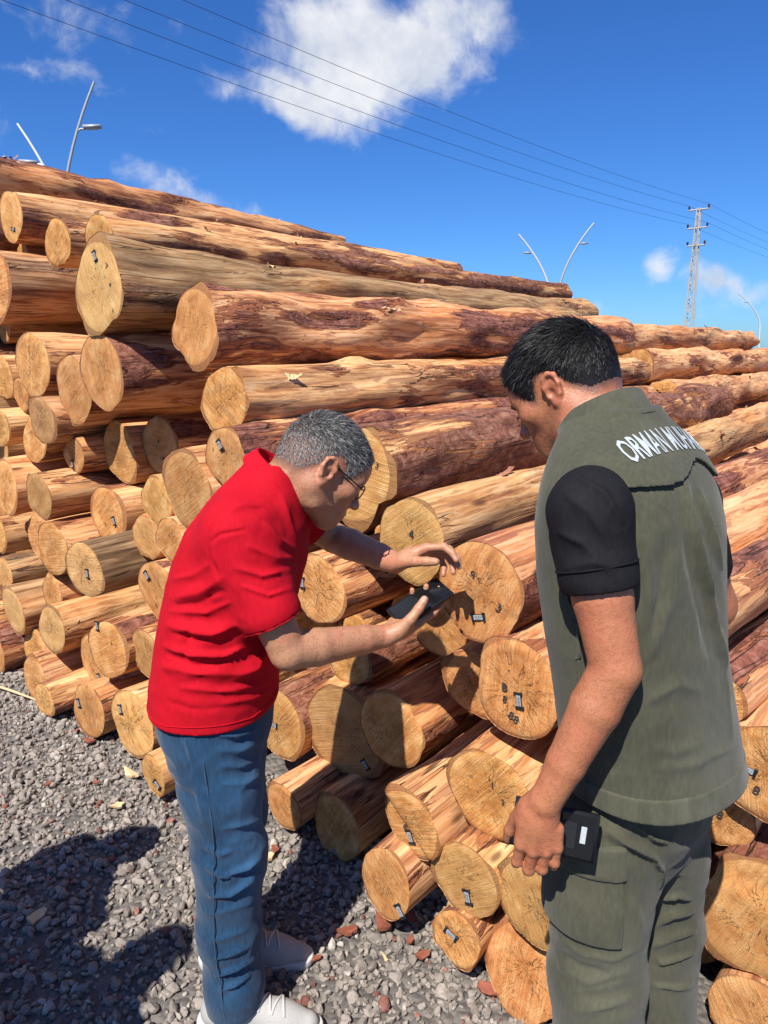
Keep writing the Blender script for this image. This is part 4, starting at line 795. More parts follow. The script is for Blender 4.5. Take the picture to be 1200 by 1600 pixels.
VEST_FOLDS = [[[[0.488,1.198,1.481],[0.489,1.171,1.438],[0.497,1.158,1.394],[0.515,1.16,1.34],[0.54,1.173,1.281],[0.571,1.192,1.206],[0.608,1.219,1.124]],0.0115,0.0136],[[[0.514,1.201,1.459],[0.529,1.189,1.413],[0.551,1.194,1.363],[0.574,1.21,1.314]],0.0079,0.0102],[[[0.441,1.133,1.4],[0.439,1.124,1.351],[0.439,1.12,1.299],[0.429,1.114,1.248],[0.419,1.111,1.195]],-0.0075,0.0125],[[[0.466,1.153,1.427],[0.483,1.143,1.361],[0.508,1.149,1.289],[0.537,1.165,1.212],[0.566,1.176,1.132]],-0.0038,0.0254],[[[0.42,1.111,1.184],[0.431,1.114,1.21],[0.444,1.118,1.236],[0.45,1.121,1.262],[0.457,1.125,1.287]],0.0044,0.0127],[[[0.424,1.108,1.119],[0.45,1.113,1.133],[0.479,1.124,1.145],[0.505,1.134,1.134],[0.535,1.151,1.12]],0.0056,0.0122],[[[0.433,1.104,1.042],[0.458,1.105,1.035],[0.484,1.109,1.027],[0.52,1.124,1.036],[0.564,1.152,1.038]],0.0047,0.0159],[[[0.441,1.102,1.003],[0.473,1.104,1.004],[0.508,1.113,1.002],[0.556,1.139,1.007],[0.619,1.191,0.998]],0.0055,0.013],[[[0.406,1.107,1.074],[0.392,1.111,1.066],[0.379,1.117,1.057],[0.365,1.125,1.056],[0.353,1.136,1.053]],0.0041,0.009],[[[0.405,1.108,1.016],[0.388,1.114,1.018],[0.373,1.123,1.019],[0.363,1.132,1.002],[0.353,1.142,0.984]],0.0046,0.0126],[[[0.421,1.103,0.99],[0.397,1.11,0.986],[0.375,1.123,0.977],[0.361,1.136,0.963],[0.347,1.153,0.946]],0.0034,0.0133],[[[0.582,1.201,1.191],[0.596,1.208,1.141],[0.603,1.203,1.095],[0.611,1.198,1.049],[0.619,1.193,1.003]],0.0041,0.0175],[[[0.398,1.119,1.373],[0.411,1.116,1.327],[0.424,1.115,1.28],[0.424,1.113,1.232],[0.425,1.112,1.184]],0.0033,0.0144]]
PANT_FOLDS = [[[[0.381,1.14,0.869],[0.401,1.13,0.86],[0.423,1.126,0.847],[0.45,1.128,0.83],[0.48,1.137,0.808]],0.0137,0.0094],[[[0.376,1.135,0.854],[0.391,1.128,0.846],[0.407,1.125,0.836],[0.424,1.124,0.824],[0.442,1.126,0.81]],-0.0056,0.0114],[[[0.439,1.132,0.88],[0.451,1.131,0.869],[0.463,1.132,0.856],[0.478,1.135,0.849],[0.494,1.139,0.84]],0.0086,0.0084],[[[0.466,1.132,0.818],[0.477,1.137,0.802],[0.492,1.149,0.779],[0.494,1.158,0.753],[0.494,1.16,0.731]],0.009,0.0084],[[[0.318,1.171,0.627],[0.334,1.143,0.632],[0.353,1.127,0.627],[0.379,1.116,0.631],[0.406,1.112,0.628],[0.428,1.114,0.639],[0.455,1.128,0.639]],0.0066,0.01],[[[0.318,1.175,0.589],[0.333,1.146,0.599],[0.35,1.13,0.597],[0.375,1.117,0.6],[0.402,1.111,0.595]],-0.0074,0.0117],[[[0.322,1.165,0.564],[0.342,1.135,0.575],[0.366,1.118,0.574],[0.402,1.111,0.595],[0.444,1.12,0.599]],0.007,0.011],[[[0.337,1.133,0.539],[0.361,1.118,0.558],[0.386,1.11,0.569],[0.417,1.11,0.579],[0.452,1.122,0.578]],0.0041,0.0108],[[[0.33,1.144,0.486],[0.352,1.118,0.517],[0.376,1.106,0.532],[0.409,1.104,0.545],[0.446,1.113,0.546]],0.0067,0.0147],[[[0.525,1.246,0.575],[0.539,1.239,0.595],[0.555,1.235,0.613],[0.577,1.237,0.615],[0.603,1.246,0.611]],0.01,0.0133],[[[0.522,1.246,0.53],[0.54,1.24,0.547],[0.56,1.238,0.56],[0.584,1.24,0.566],[0.612,1.249,0.565]],0.0084,0.0129],[[[0.486,1.162,0.566],[0.546,1.24,0.499],[0.57,1.236,0.51],[0.589,1.238,0.516],[0.611,1.245,0.516]],0.0057,0.009],[[[0.527,1.233,0.65],[0.543,1.228,0.658],[0.56,1.227,0.663],[0.574,1.23,0.654],[0.59,1.238,0.642]],0.0088,0.0098],[[[0.429,1.123,0.748],[0.439,1.122,0.724],[0.449,1.123,0.697],[0.453,1.126,0.655],[0.459,1.131,0.61]],0.0052,0.0144],[[[0.536,1.248,0.438],[0.559,1.242,0.441],[0.585,1.242,0.437],[0.603,1.247,0.436],[0.627,1.265,0.422]],0.0056,0.0082]]
# ------------------------------------------------------------------ cloth and skin materials
def cloth(name, col, col2, weave=900, rough=.85, fade=0.0, sheen=.15, bumpd=.0006, big=6):
    m, t, b = new_mat(name); co = t.add('ShaderNodeTexCoord').outputs['Object']
    n1 = t.noise(co, big, 4, .6); n2 = t.noise(co, weave, 2, .5); n3 = t.noise(t.vmath('MULTIPLY', co, (1, 1, .25)), 160, 3)
    c = t.mix(t.smooth(t.math('ADD', t.math('MULTIPLY', n1, .6), t.math('MULTIPLY', n3, .4)), .35, .65), tuple(col), tuple(col2))
    at = t.add('ShaderNodeAttribute'); at.attribute_name = 'wear'
    c = t.mix(t.math('MULTIPLY', at.outputs['Fac'], fade), c, tuple(min(1, x*2.4+.015) for x in col2))
    c = t.vmath('SCALE', c, scale=t.math('MULTIPLY', t.math('MULTIPLY_ADD', n2, .4, .60), t.math('MULTIPLY_ADD', n3, .26, .87)))
    t.put(b.inputs['Base Color'], c); b.inputs['Roughness'].default_value = rough; b.inputs['Sheen Weight'].default_value = sheen; b.inputs['Specular IOR Level'].default_value = .15
    bump(t, b, t.math('ADD', n2, n3), .6, bumpd); return m
def skin(name, base, dark, red):
    m, t, b = new_mat(name); co = t.add('ShaderNodeTexCoord').outputs['Object']
    n1 = t.noise(co, 14, 4, .6); n2 = t.noise(co, 130, 4, .6); n3 = t.noise(co, 420, 2)
    c = t.mix(t.smooth(n1, .35, .68), tuple(base), tuple(red)); c = t.mix(t.math('MULTIPLY', t.smooth(n2, .45, .72), .5), c, tuple(dark))
    n4 = t.noise(co, 38, 3, .6); c = t.mix(t.math('MULTIPLY', t.smooth(n4, .5, .7), .3), c, tuple(dark))
    at = t.add('ShaderNodeAttribute'); at.attribute_name = 'tone'                # r stubble and scalp shade, g blush
    sp = t.add('ShaderNodeSeparateColor'); t.l.new(at.outputs['Color'], sp.inputs[0])
    c = t.mix(t.math('MULTIPLY', sp.outputs[0], t.math('MULTIPLY_ADD', n3, .6, .45)), c, (.045, .035, .032)); c = t.mix(t.math('MULTIPLY', sp.outputs[1], .6), c, tuple(red))
    c = t.mix(sp.outputs[2], c, (.62, .40, .34))
    c = t.vmath('SCALE', c, scale=.76); t.put(b.inputs['Base Color'], c); b.inputs['Roughness'].default_value = .45; b.inputs['Specular IOR Level'].default_value = .5
    b.inputs['Subsurface Weight'].default_value = .06; b.inputs['Subsurface Radius'].default_value = (.012, .005, .003); b.inputs['Subsurface Scale'].default_value = .6
    bump(t, b, t.math('ADD', t.math('MULTIPLY', n2, .7), t.math('MULTIPLY', n3, .5)), .8, .0018); return m
M_SKIN_A = skin('light_tan_skin', (.55, .29, .165), (.36, .16, .085), (.58, .235, .14)); M_SKIN_B = skin('tan_skin', (.50, .20, .095), (.32, .11, .05), (.54, .18, .095))
M_RED = cloth('red_pique', (.47, .003, .013), (.54, .004, .018), 1400, .85, 0, 0.0)
M_DENIM = cloth('blue_denim', (.009, .038, .090), (.019, .066, .140), 1100, .85, .45, .12, .0008, 9)
M_VEST = cloth('olive_grey_twill', (.066, .067, .045), (.086, .086, .058), 1500, .9, .35, .12, .0006, 12)
M_PANT = cloth('olive_trousers', (.062, .062, .041), (.080, .079, .053), 1500, .9, .3, .12, .0006, 12)
M_TEE = cloth('black_jersey', (.010, .010, .012), (.014, .014, .017), 1500, .8, 0, .0)
M_HAIR_B = simple('black_hair', (.008, .007, .007), .5, 0, .5, 60, 0, .25)
def hair_mat():
    m, t, b = new_mat('grey_hair'); at = t.add('ShaderNodeAttribute'); at.attribute_name = 'strand'
    t.put(b.inputs['Base Color'], at.outputs['Color']); b.inputs['Roughness'].default_value = .45; return m
M_HAIR_G = hair_mat()
M_SHOE = simple('light_grey_knit', (.36, .35, .34), .8, 0, .2, 300, .0015); M_SOLE = simple('white_rubber', (.50, .49, .48), .6, 0, .08, 90)
M_SHOE_D = simple('dark_grey_knit', (.16, .155, .16), .8, 0, .12, 500, .0012)
M_GLASS_FRAME = simple('dark_frame', (.015, .013, .014), .3, .3, .1, 90)
M_SCREEN = simple('phone_screen', (.006, .007, .009), .12, 0, .1, 20, 0, .5); M_CASE = simple('black_phone_case', (.014, .015, .018), .42, 0, .25, 150, .0003)
M_SILVER = simple('silver', (.75, .74, .72), .25, 1.0, .05, 90); M_WHITE = simple('white_print', (.36, .40, .42), .85, 0, .35, 260)
M_BUTTON = simple('dark_red_button', (.25, .01, .02), .4)

class Person:
    def __init__(s, base): s.base = np.array(base, float); s.root = None
    def part(s, name, V, F, mat, parent=None, attrs=None):
        me = mesh_np(name, V-s.base, F)
        if attrs:
            for k, v in attrs.items(): (color_attr if v.ndim == 2 else float_attr)(me, k, v)
        if s.root is None:
            o = link('person', me, mat); o.location = s.base; s.root = o
        else: o = link(name, me, mat, parent or s.root)
        return o
def tube_mesh(pts, rad, nseg=8, closed=False):
    pts = np.asarray(pts, float); n = len(pts); rad = np.broadcast_to(np.asarray(rad, float), (n,))
    tg = np.gradient(pts, axis=0) if not closed else np.roll(pts, -1, 0)-np.roll(pts, 1, 0)
    V = []; up = np.array([.31, .17, .93])
    for i in range(n):
        x = unit(tg[i]); y = unit(np.cross(up, x)); z = np.cross(x, y)
        for k in range(nseg):
            a = 2*np.pi*k/nseg; V.append(pts[i]+rad[i]*(y*math.cos(a)+z*math.sin(a)))
    m = n if closed else n-1; F = []
    for i in range(m):
        for k in range(nseg): F.append([i*nseg+k, i*nseg+(k+1) % nseg, ((i+1) % n)*nseg+(k+1) % nseg, ((i+1) % n)*nseg+k])
    return np.array(V), np.array(F)
def box_mesh(c, R, size, bev=.12):
    bm = bmesh.new(); bmesh.ops.create_cube(bm, size=1); bmesh.ops.scale(bm, vec=size, verts=bm.verts)
    bmesh.ops.bevel(bm, geom=bm.edges[:], offset=min(size)*bev if bev < 1 else bev, segments=3, affect='EDGES')
    V = np.array([v.co for v in bm.verts])@np.asarray(R)+np.asarray(c); me = bpy.data.meshes.new('t'); bm.to_mesh(me); bm.free()
    F = [list(p.vertices) for p in me.polygons]; bpy.data.meshes.remove(me); return V, F
def mesh_py(name, V, F, mat, smooth=False):
    me = bpy.data.meshes.new(name); me.from_pydata([tuple(v) for v in V], [], F); me.update()
    for p in me.polygons: p.use_smooth = smooth
    me.materials.append(mat); return me
HAIRLINE_X = [-.14, -.07, -.045, -.03, -.005, .012, .03, .042, .055, .07, .085, .12]
HAIRLINE_Z = [-.055, -.05, -.02, .018, .034, .022, -.012, -.004, .03, .058, .068, .075]
def hair_strands(V, F, c, R, n, length_fn, dir_fn, width, seed, color_fn=None, dens_fn=None, curl=.25, lift=.7):
    rg = np.random.default_rng(seed); N = normals(V, F); L = (V-c)@R.T
    zb = np.interp(L[:, 0], HAIRLINE_X, HAIRLINE_Z); margin = L[:, 2]-zb
    ok = (margin > 0) & (np.linalg.norm(L-np.array([-.014, 0, .02]), axis=1) < .135) & ~((np.abs(L[:, 1]) > .080) & (L[:, 2] < .03))
    fi = np.where(ok[F].all(1))[0]
    A = np.linalg.norm(np.cross(V[F[fi, 2]]-V[F[fi, 0]], V[F[fi, 3]]-V[F[fi, 1]]), axis=1)
    pick = fi[rg.choice(len(fi), n, p=A/A.sum())]; w = rg.random((n, 2))
    q = F[pick]; a, b = w[:, :1], w[:, 1:]
    P = V[q[:, 0]]*(1-a)*(1-b)+V[q[:, 1]]*a*(1-b)+V[q[:, 2]]*a*b+V[q[:, 3]]*(1-a)*b; Nn = N[q[:, 0]]
    Lp = (P-c)@R.T; mg = Lp[:, 2]-np.interp(Lp[:, 0], HAIRLINE_X, HAIRLINE_Z)
    if dens_fn is not None:
        k = rg.random(n) < dens_fn(Lp, mg); P, Nn, Lp, mg = P[k], Nn[k], Lp[k], mg[k]
    n = len(P); ln = length_fn(Lp, mg)*rg.uniform(.65, 1.25, n); D = dir_fn(Lp, Nn@R.T, mg, rg)@R
    D = D-Nn*(D*Nn).sum(1)[:, None]; D /= np.maximum(np.linalg.norm(D, axis=1), .05)[:, None]; side = np.cross(D, Nn); side /= np.maximum(np.linalg.norm(side, axis=1), 1e-6)[:, None]
    wob = rg.normal(size=(n, 3))*curl
    tilt = rg.uniform(-.8, .8, n)[:, None]; sd = side+Nn*tilt; sd /= np.linalg.norm(sd, axis=1)[:, None]
    rows = []
    for j, t in enumerate((0, .4, .75, 1.0)):
        d = Nn*(lift*(1-t*.8))+D*(.5+t*.9)+wob*t; d /= np.linalg.norm(d, axis=1)[:, None]
        p = P-Nn*.001 if j == 0 else rows[-1][2]+d*(ln*(t-tp))[:, None]
        wd = width*(1, .95, .7, .2)[j]; rows.append((p-sd*wd/2, p+sd*wd/2, p)); tp = t
    Vs = np.stack([x for r in rows for x in r[:2]], 1).reshape(-1, 3)
    b0 = np.arange(n)[:, None]*8
    Fs = np.concatenate([b0+np.array([[0, 1, 3, 2]]), b0+np.array([[2, 3, 5, 4]]), b0+np.array([[4, 5, 7, 6]])])
    col = np.repeat(color_fn(Lp, mg, rg), 8, 0) if color_fn is not None else None
    return Vs, Fs, col
def head_tone(V, c, R, scalp=.8, stubble=.35):
    L = (V-c)@R.T; zb = np.interp(L[:, 0], HAIRLINE_X, HAIRLINE_Z); near = np.linalg.norm(L-np.array([-.01, 0, 0]), axis=1) < .15
    sc_ = np.clip((L[:, 2]-zb)/.02+.5, 0, 1)*scalp*(np.linalg.norm(L-np.array([-.014, 0, .025]), axis=1) < .125)*((np.abs(L[:, 1]) < .079) | (L[:, 2] > .04))
    st = stubble*np.clip((-.028-L[:, 2])/.02, 0, 1)*np.clip((L[:, 0]+.005)/.03, 0, 1)*np.clip((L[:, 2]+.135)/.03, 0, 1)
    t = np.zeros((len(V), 3)); t[:, 0] = np.maximum(sc_, st)*near
    ear = (np.abs(L[:, 1]) > .078) & (np.abs(L[:, 0]+.01) < .05) & near; t[ear, 1] = .9; t[ear, 0] = 0
    nose = np.exp(-((L[:, 0]-.112)**2+L[:, 1]**2+(L[:, 2]+.035)**2)/.0003); t[:, 1] = np.maximum(t[:, 1], nose*.8*near)
    lips = np.exp(-(((L[:, 0]-.1)/.012)**2+(L[:, 1]/.02)**2+((L[:, 2]+.072)/.008)**2)); t[:, 1] = np.maximum(t[:, 1], lips*near)
    return t
def nails(t, V, tips, r=.0062):
    for p, d, up in tips:
        q = V-(p-d*.004+up*.006); t[:, 2] = np.maximum(t[:, 2], .75*np.exp(-((q@d/.0075)**4+(np.linalg.norm(q-np.outer(q@d, d), axis=1)/r)**4)))
    return t

M_BROWN = simple('dark_arm_hair', (.12, .055, .03), .6)
def arm_hair(P, V, F, a, b, n, seed, mat):
    """fine hair along a forearm"""
    rg = np.random.default_rng(seed); ab = b-a; t = ((V-a)@ab)/(ab@ab); d = np.linalg.norm(V-a-np.clip(t, 0, 1)[:, None]*ab, axis=1)
    N = normals(V, F); idx = np.where((t > .05) & (t < .95) & (d < .06))[0]; k = rg.choice(idx, n); p = V[k]; nn = N[k]
    D = unit(ab)+rg.normal(size=(n, 3))*.35; D = D-nn*(D*nn).sum(1)[:, None]+nn*.35; D /= np.linalg.norm(D, axis=1)[:, None]; s = np.cross(D, nn); s /= np.linalg.norm(s, axis=1)[:, None]
    ln = rg.uniform(.004, .009, n)[:, None]; w = .00011; Vs = np.stack([p-s*w, p+s*w, p+D*ln], 1).reshape(-1, 3); Fs = np.arange(3*n).reshape(-1, 3); P.part('arm_hair', Vs, Fs, mat)
# ------------------------------------------------------------------ the stooping man in the red polo shirt
def build_man_a():
    P = Person((-.40, 1.66, 0)); yw, pt = math.radians(20), math.radians(36)
    hc = V3(-.136, 1.690, 1.414); hf = V3(math.cos(pt)*math.cos(yw), math.cos(pt)*math.sin(yw), -math.sin(pt)); HR = frame(hf, V3(0, 0, 1))
    hl = HR
    ops = head_ops(hc, HR, 1.12, 1.0, V3(-.262, 1.685, 1.345), .060, 1.0)
    sh_n, el_n, wr_n = V3(-.312, 1.505, 1.300), V3(-.205, 1.495, 1.045), V3(.002, 1.640, 1.022)
    sh_f, el_f, wr_f = V3(-.295, 1.850, 1.325), V3(-.135, 1.950, 1.180), V3(.030, 1.790, 1.156)
    torso = [(.80, -.405, 1.66, .10, .15), (.95, -.40, 1.66, .10, .14), (1.1, -.365, 1.665, .10, .15), (1.25, -.33, 1.672, .10, .16), (1.34, -.29, 1.675, .075, .13), (1.40, -.262, 1.68, .05, .07)]
    ops += [('+', Loft((0, 0, 0), np.eye(3), torso, .03))]
    for s_, e_, w_, fl in ((sh_n, el_n, wr_n, 1), (sh_f, el_f, wr_f, 1)):
        ops += limb([s_, s_*.45+e_*.55, e_], [.046, .047, .0405], .008)
        a = e_*.72+w_*.28; ops += limb([e_, a, e_*.25+w_*.75, w_], [.0405, .0415, .0335, .0265], .006)
    # phone hand: palm up under the phone, thumb over the screen
    X1 = unit(V3(.75, .58, .30)); Z1 = unit(V3(.45, .42, -.78))
    o1, tips1, fr1 = hand_ops(wr_n, X1, Z1, [(.05, .25, .2), (.10, .45, .4), (.15, .6, .5), (.2, .7, .5)], (.50, .62, .85), sgn=1, spread=.05, fat=1.05)
    ops += o1
    # far open hand
    X2 = unit(V3(.11, -.005, .045)); Z2 = unit(V3(-.30, .55, .78))
    o2, tips2, fr2 = hand_ops(wr_f, X2, Z2, [(.35, .65, .4), (.45, .75, .5), (.55, .8, .5), (.65, .85, .5)], (.55, .45, .3), sgn=-1, spread=.10, fat=1.05)
    ops += o2
    hips = [V3(-.405, 1.575, .86), V3(-.41, 1.745, .86)]; knees = [V3(-.372, 1.565, .50), V3(-.40, 1.755, .49)]; ank = [V3(-.375, 1.56, .10), V3(-.42, 1.765, .10)]
    toes = [V3(-.20, 1.545, .045), V3(-.255, 1.765, .045)]
    for h_, k_, a_, t_ in zip(hips, knees, ank, toes): ops += limb([h_, k_, a_], [.07, .05, .036], .03)+limb([a_, a_+V3(0, 0, -.05), t_], [.03, .022, .018], .02)
    V, F = mesh_sdf(ops, .0032, 2)
    V0, F0 = V, F
    tone = head_tone(V, hc, HR, .72, .12)
    tn = [(p, d, fr1[2]) for p, d in tips1[:4]]+[(tips1[4][0], tips1[4][1], unit(fr1[1]*.5-fr1[2]))]+[(p, d, fr2[2]) for p, d in tips2]
    tone = nails(tone, V, tn)
    root = P.part('person', V, F, M_SKIN_A, None, {'tone': tone})
    tag(root, 'man in red polo shirt and jeans stooping towards the log ends with a phone', 'person')
    # hair
    hm = np.linalg.norm(V-hc, axis=1) < .2; fm = hm[F].all(1)
    def ln(L, m): return np.interp(L[:, 2], [-.06, .02, .06, .1], [.0045, .007, .015, .021])*np.clip(m/.02, .45, 1)
    def dr(L, Nl, m, rg): return np.stack([.75+0*m, .1*L[:, 1]/.07, np.interp(L[:, 2], [.02, .10], [-.7, .05])], -1)+rg.normal(size=(len(m), 3))*.22
    def colr(L, m, rg):
        g = np.interp(L[:, 2]+.25*np.maximum(-L[:, 0], 0)*0, [-.05, .02, .07, .12], [.42, .34, .17, .12]); w = rg.random(len(m)) < g*1.25
        v = np.where(w, rg.uniform(.15, .34, len(m)), rg.uniform(.02, .08, len(m))); return np.stack([v, v*.99, v*.97], -1)
    def dens(L, m): return np.clip(.35+m/.03, 0, 1)*(1-.5*np.exp(-(((L[:, 0]+.035)/.03)**2+((L[:, 2]-.085)/.03)**2+((L[:, 1]+.03)/.035)**2)))
    Vs, Fs, cl = hair_strands(V, F[fm], hc, HR, 26000, ln, dr, .0009, 4, colr, dens, .2, .7)
    P.part('hair', Vs, Fs, M_HAIR_G, None, {'strand': cl})
    # polo shirt
    tor = [(.858, -.409, 1.660, .150, .188), (.88, -.408, 1.660, .149, .186), (.94, -.400, 1.660, .147, .183), (1.02, -.383, 1.662, .150, .180), (1.10, -.362, 1.664, .153, .185), (1.20, -.332, 1.668, .152, .190),
           (1.28, -.310, 1.672, .140, .185), (1.345, -.287, 1.676, .112, .155), (1.395, -.268, 1.680, .080, .105), (1.43, -.250, 1.682, .060, .074)]
    so = [('+', Loft((0, 0, 0), np.eye(3), tor, .03, 2.15))]
    cu_n = sh_n*.36+el_n*.64; cu_f = sh_f*.40+el_f*.60
    so += [('+', Cone(sh_n+V3(.0, .02, .0), cu_n, .074, .0665, .05)), ('+', Cone(sh_f+V3(0, -.02, 0), cu_f, .074, .066, .05))]
    for s_, c_ in ((sh_n, cu_n), (sh_f, cu_f)):
        d = unit(c_-s_); so += [('-', Cone(c_-d*.05, c_+d*.12, .054, .0605, .004)), ('-', Cone(c_+d*.085, c_+d*.14, .085, .085, .004))]
    ax_n = unit(hc-V3(-.262, 1.685, 1.345))
    so += [('-', Cone(V3(-.242, 1.684, 1.385), V3(-.170, 1.684, 1.48), .064, .09, .006))]
    V, F = mesh_sdf(so, .004, 2)
    V = crumple(V, F, .0035, 9, 11, (.7, .7, 1.5))
    V = folds(V, F, SHIRT_FOLDS)
    shirt = P.part('polo_shirt', V, F, M_RED)
    bs_ = BVHTree.FromPolygons([tuple(v) for v in V], [list(q) for q in F])
    def stitch(pts, r, name, closed=True):
        o_ = []
        for p in pts:
            q, nn, _, _ = bs_.find_nearest(Vector(p)); o_.append(np.array(q)+np.array(nn)*.0003)
        v, f = tube_mesh(o_, r, 5, closed); P.part(name, v, f, M_RED, shirt)
    stitch([V3(-.409+.2*math.cos(a), 1.66+.24*math.sin(a), .878+.004*math.sin(3*a)) for a in np.linspace(0, 2*math.pi, 90, endpoint=False)], .0016, 'hem_seam')
    for s_, c_ in ((sh_n, cu_n), (sh_f, cu_f)):
        d = unit(c_-s_); u1 = unit(np.cross(d, V3(0, 0, 1))); u2 = np.cross(d, u1)
        for k_ in (.028, .018): stitch([c_+d*(.0665-k_)+(u1*math.cos(a)+u2*math.sin(a))*.067 for a in np.linspace(0, 2*math.pi, 50, endpoint=False)], .0015, 'cuff_seam')
    # collar: a folded band round the neck, open at the front
    cv, cf = [], []; nA = 40; a0 = np.linspace(math.radians(22), math.radians(338), nA); cc = V3(-.250, 1.684, 1.392); ez = unit(V3(.62, .0, .78)); ex = unit(V3(.78, 0, -.62)); ey = np.cross(ez, ex)
    for a in a0:
        dd = ex*math.cos(a)+ey*math.sin(a); op = 1+.0*math.cos(a)
        for r_, h_ in ((.063, -.012), (.064, .022), (.067, .030), (.072, .028), (.084, -.004), (.082, -.010)):
            cv.append(cc+dd*r_*np.array([1, 1, 1])*(1+.18*max(0, math.cos(a)))+ez*(h_-.012*max(0, math.cos(a))))
    for i in range(nA-1):
        for j in range(5): cf.append([i*6+j, (i+1)*6+j, (i+1)*6+j+1, i*6+j+1])
    P.part('collar', np.array(cv), np.array(cf), M_RED, shirt)
    # jeans
    jo = [('+', Loft((0, 0, 0), np.eye(3), [(.735, -.402, 1.66, .112, .165), (.80, -.405, 1.66, .134, .172), (.86, -.405, 1.66, .138, .172), (.93, -.402, 1.66, .128, .163)], .04, 2.2))]
    jr = [[.088, .092, .0835, .073, .069, .0685], [.086, .088, .082, .073, .069, .068]]
    for h_, k_, a_, r_ in zip(hips, knees, ank, jr):
        e = a_+V3(.0, 0, -.025)
        pts = [h_+V3(0, 0, -.04), h_*.5+k_*.5+V3(.004, 0, 0), k_+V3(.004, 0, 0), k_*.5+e*.5+V3(-.006, 0, 0), k_*.15+e*.85, e+V3(.0, 0, -.0)]
        jo += limb(pts, r_, .03)
    for a_ in ank: jo += [('&', (lambda A: (lambda Q: np.where(np.linalg.norm(Q[:, :2]-A[:2].astype(np.float32), axis=1) < .12, (.078+.18*(Q[:, 0]-A[0]))-Q[:, 2], -1).astype(np.float32)))(a_)), ('-', Cone(a_+V3(0, 0, -.09), a_+V3(0, 0, .0), .060, .058, .004))]
    jo += [('-', Cone(V3(-.38, 1.662, .0), V3(-.38, 1.662, .70), .012, .006, .02))]
    V, F = mesh_sdf(jo, .004, 2)
    V = crumple(V, F, .0040, 11, 21, (1, 1, 1.3))
    V = folds(V, F, JEAN_FOLDS)
    L = vnoise(V*16, 5)*.5+.5; wear = np.clip(.9*np.exp(-((V[:, 2]-.62)/.20)**2)*np.clip((V[:, 0]+.37)/.06, 0, 1)+.3*L-.1, 0, 1)
    jeans = P.part('jeans', V, F, M_DENIM, None, {'wear': wear})
    bv = BVHTree.FromPolygons([tuple(v) for v in V], [list(f) for f in F])
    def seam(pts, r, name, mat, par):
        out = []
        for p in pts:
            q, nn, _, _ = bv.find_nearest(Vector(p)); out.append(np.array(q)+np.array(nn)*.0004)
        out = np.array(out); ker = np.ones(7)/7; sm = np.stack([np.convolve(np.pad(out[:, c], 3, mode='edge'), ker, 'valid') for c in range(3)], -1); out = out*.2+sm*.8
        v, f = tube_mesh(out, r, 5); P.part(name, v, f, mat, par)
    seam([V3(-.395+.012*math.sin(i/8), 1.44, .80-i*.0125) for i in range(58)], .0016, 'side_seam', M_DENIM, jeans)
    # shoes
    for i, (a_, t_) in enumerate(zip(ank, toes)):
        d = unit(V3(*(t_-a_)[:2], 0)); sd = np.cross(V3(0, 0, 1), d); hl_ = a_-d*.045; T = lambda x, y, z: V3(a_[0], a_[1], 0)+d*x+sd*y+V3(0, 0, z)
        so = [('+', Cone(T(-.048, 0, .055), T(.01, 0, .055), .036, .038, .03)), ('+', Cone(T(0, 0, .052), T(.13, .0, .040), .041, .036, .03, (V3(0, 0, 1), 1.0))), ('+', Cone(T(.12, 0, .038), T(.185, -.0, .034), .038, .028, .03)),
              ('+', Cone(T(-.045, 0, .055), T(-.050, 0, .098), .034, .028, .02)), ('+', Cone(T(.0, 0, .07), T(-.005, 0, .10), .040, .036, .03)), ('+', Cone(T(.045, 0, .075), T(.11, 0, .055), .026, .022, .03)),
              ('-', Cone(T(-.012, 0, .10), T(-.014, 0, .14), .031, .036, .004)), ('&', Half(T(0, 0, .030), V3(0, 0, -1)))]
        v, f = mesh_sdf(so, .0035, 2); v_up, f_up = v, f; sh = P.part('shoe', v, f, M_SHOE)
        so = [('+', Cone(T(-.052, 0, .02), T(.06, 0, .02), .046, .044, .02)), ('+', Cone(T(.06, 0, .02), T(.185, 0, .022), .045, .039, .02)), ('&', Half(T(0, 0, .031), V3(0, 0, 1))), ('&', Half(T(0, 0, .004), V3(0, 0, -1)))]
        v, f = mesh_sdf(so, .0035, 1); P.part('sole', v, f, M_SOLE, sh)
        bsh = BVHTree.FromPolygons([tuple(q) for q in v_up], [list(q) for q in f_up])
        for k in range(6):
            x = .040+k*.017; o_ = []
            for y in np.linspace(-.028, .028, 11):
                h_ = bsh.ray_cast(Vector(T(x+.25*y*(-1)**k, y, .2)), Vector((0, 0, -1)))
                if h_[0] is not None: o_.append(np.array(h_[0])+np.array(h_[1])*.0018)
            if len(o_) > 4: v, f = tube_mesh(o_, .0030, 6); P.part('lace', v, f, M_SOLE, sh)
    arm_hair(P, V0, F0, el_n, wr_n, 1400, 5, M_BROWN)
    # glasses
    T = lambda x, y, z: hc+np.array([x, y, z])@HR
    gv, gf = [], []; 
    for s in (-1, 1):
        v, f = tube_mesh([T(-.030, s*.080, .004), T(-.022, s*.081, .012), T(.02, s*.0765, .010), T(.06, s*.0725, .006), T(.088, s*.066, .003)], .0016, 6); gf.append(f+sum(map(len, gv))); gv.append(v)
        ring = [T(.100-.010*abs(math.cos(a)*.5+.5), s*(.034+.027*math.cos(a)), -.004+.017*math.sin(a)) for a in np.linspace(0, 2*math.pi, 24, endpoint=False)]
        v, f = tube_mesh(ring, .0016, 6, True); gf.append(f+sum(map(len, gv))); gv.append(v)
    v, f = tube_mesh([T(.100, -.008, .002), T(.106, 0, .004), T(.100, .008, .002)], .0015, 6); gf.append(f+sum(map(len, gv))); gv.append(v)
    P.part('glasses', np.concatenate(gv), np.concatenate(gf), M_GLASS_FRAME)
    return P, (wr_n, fr1, tips1)

MAN_A, HOLD_A = build_man_a()
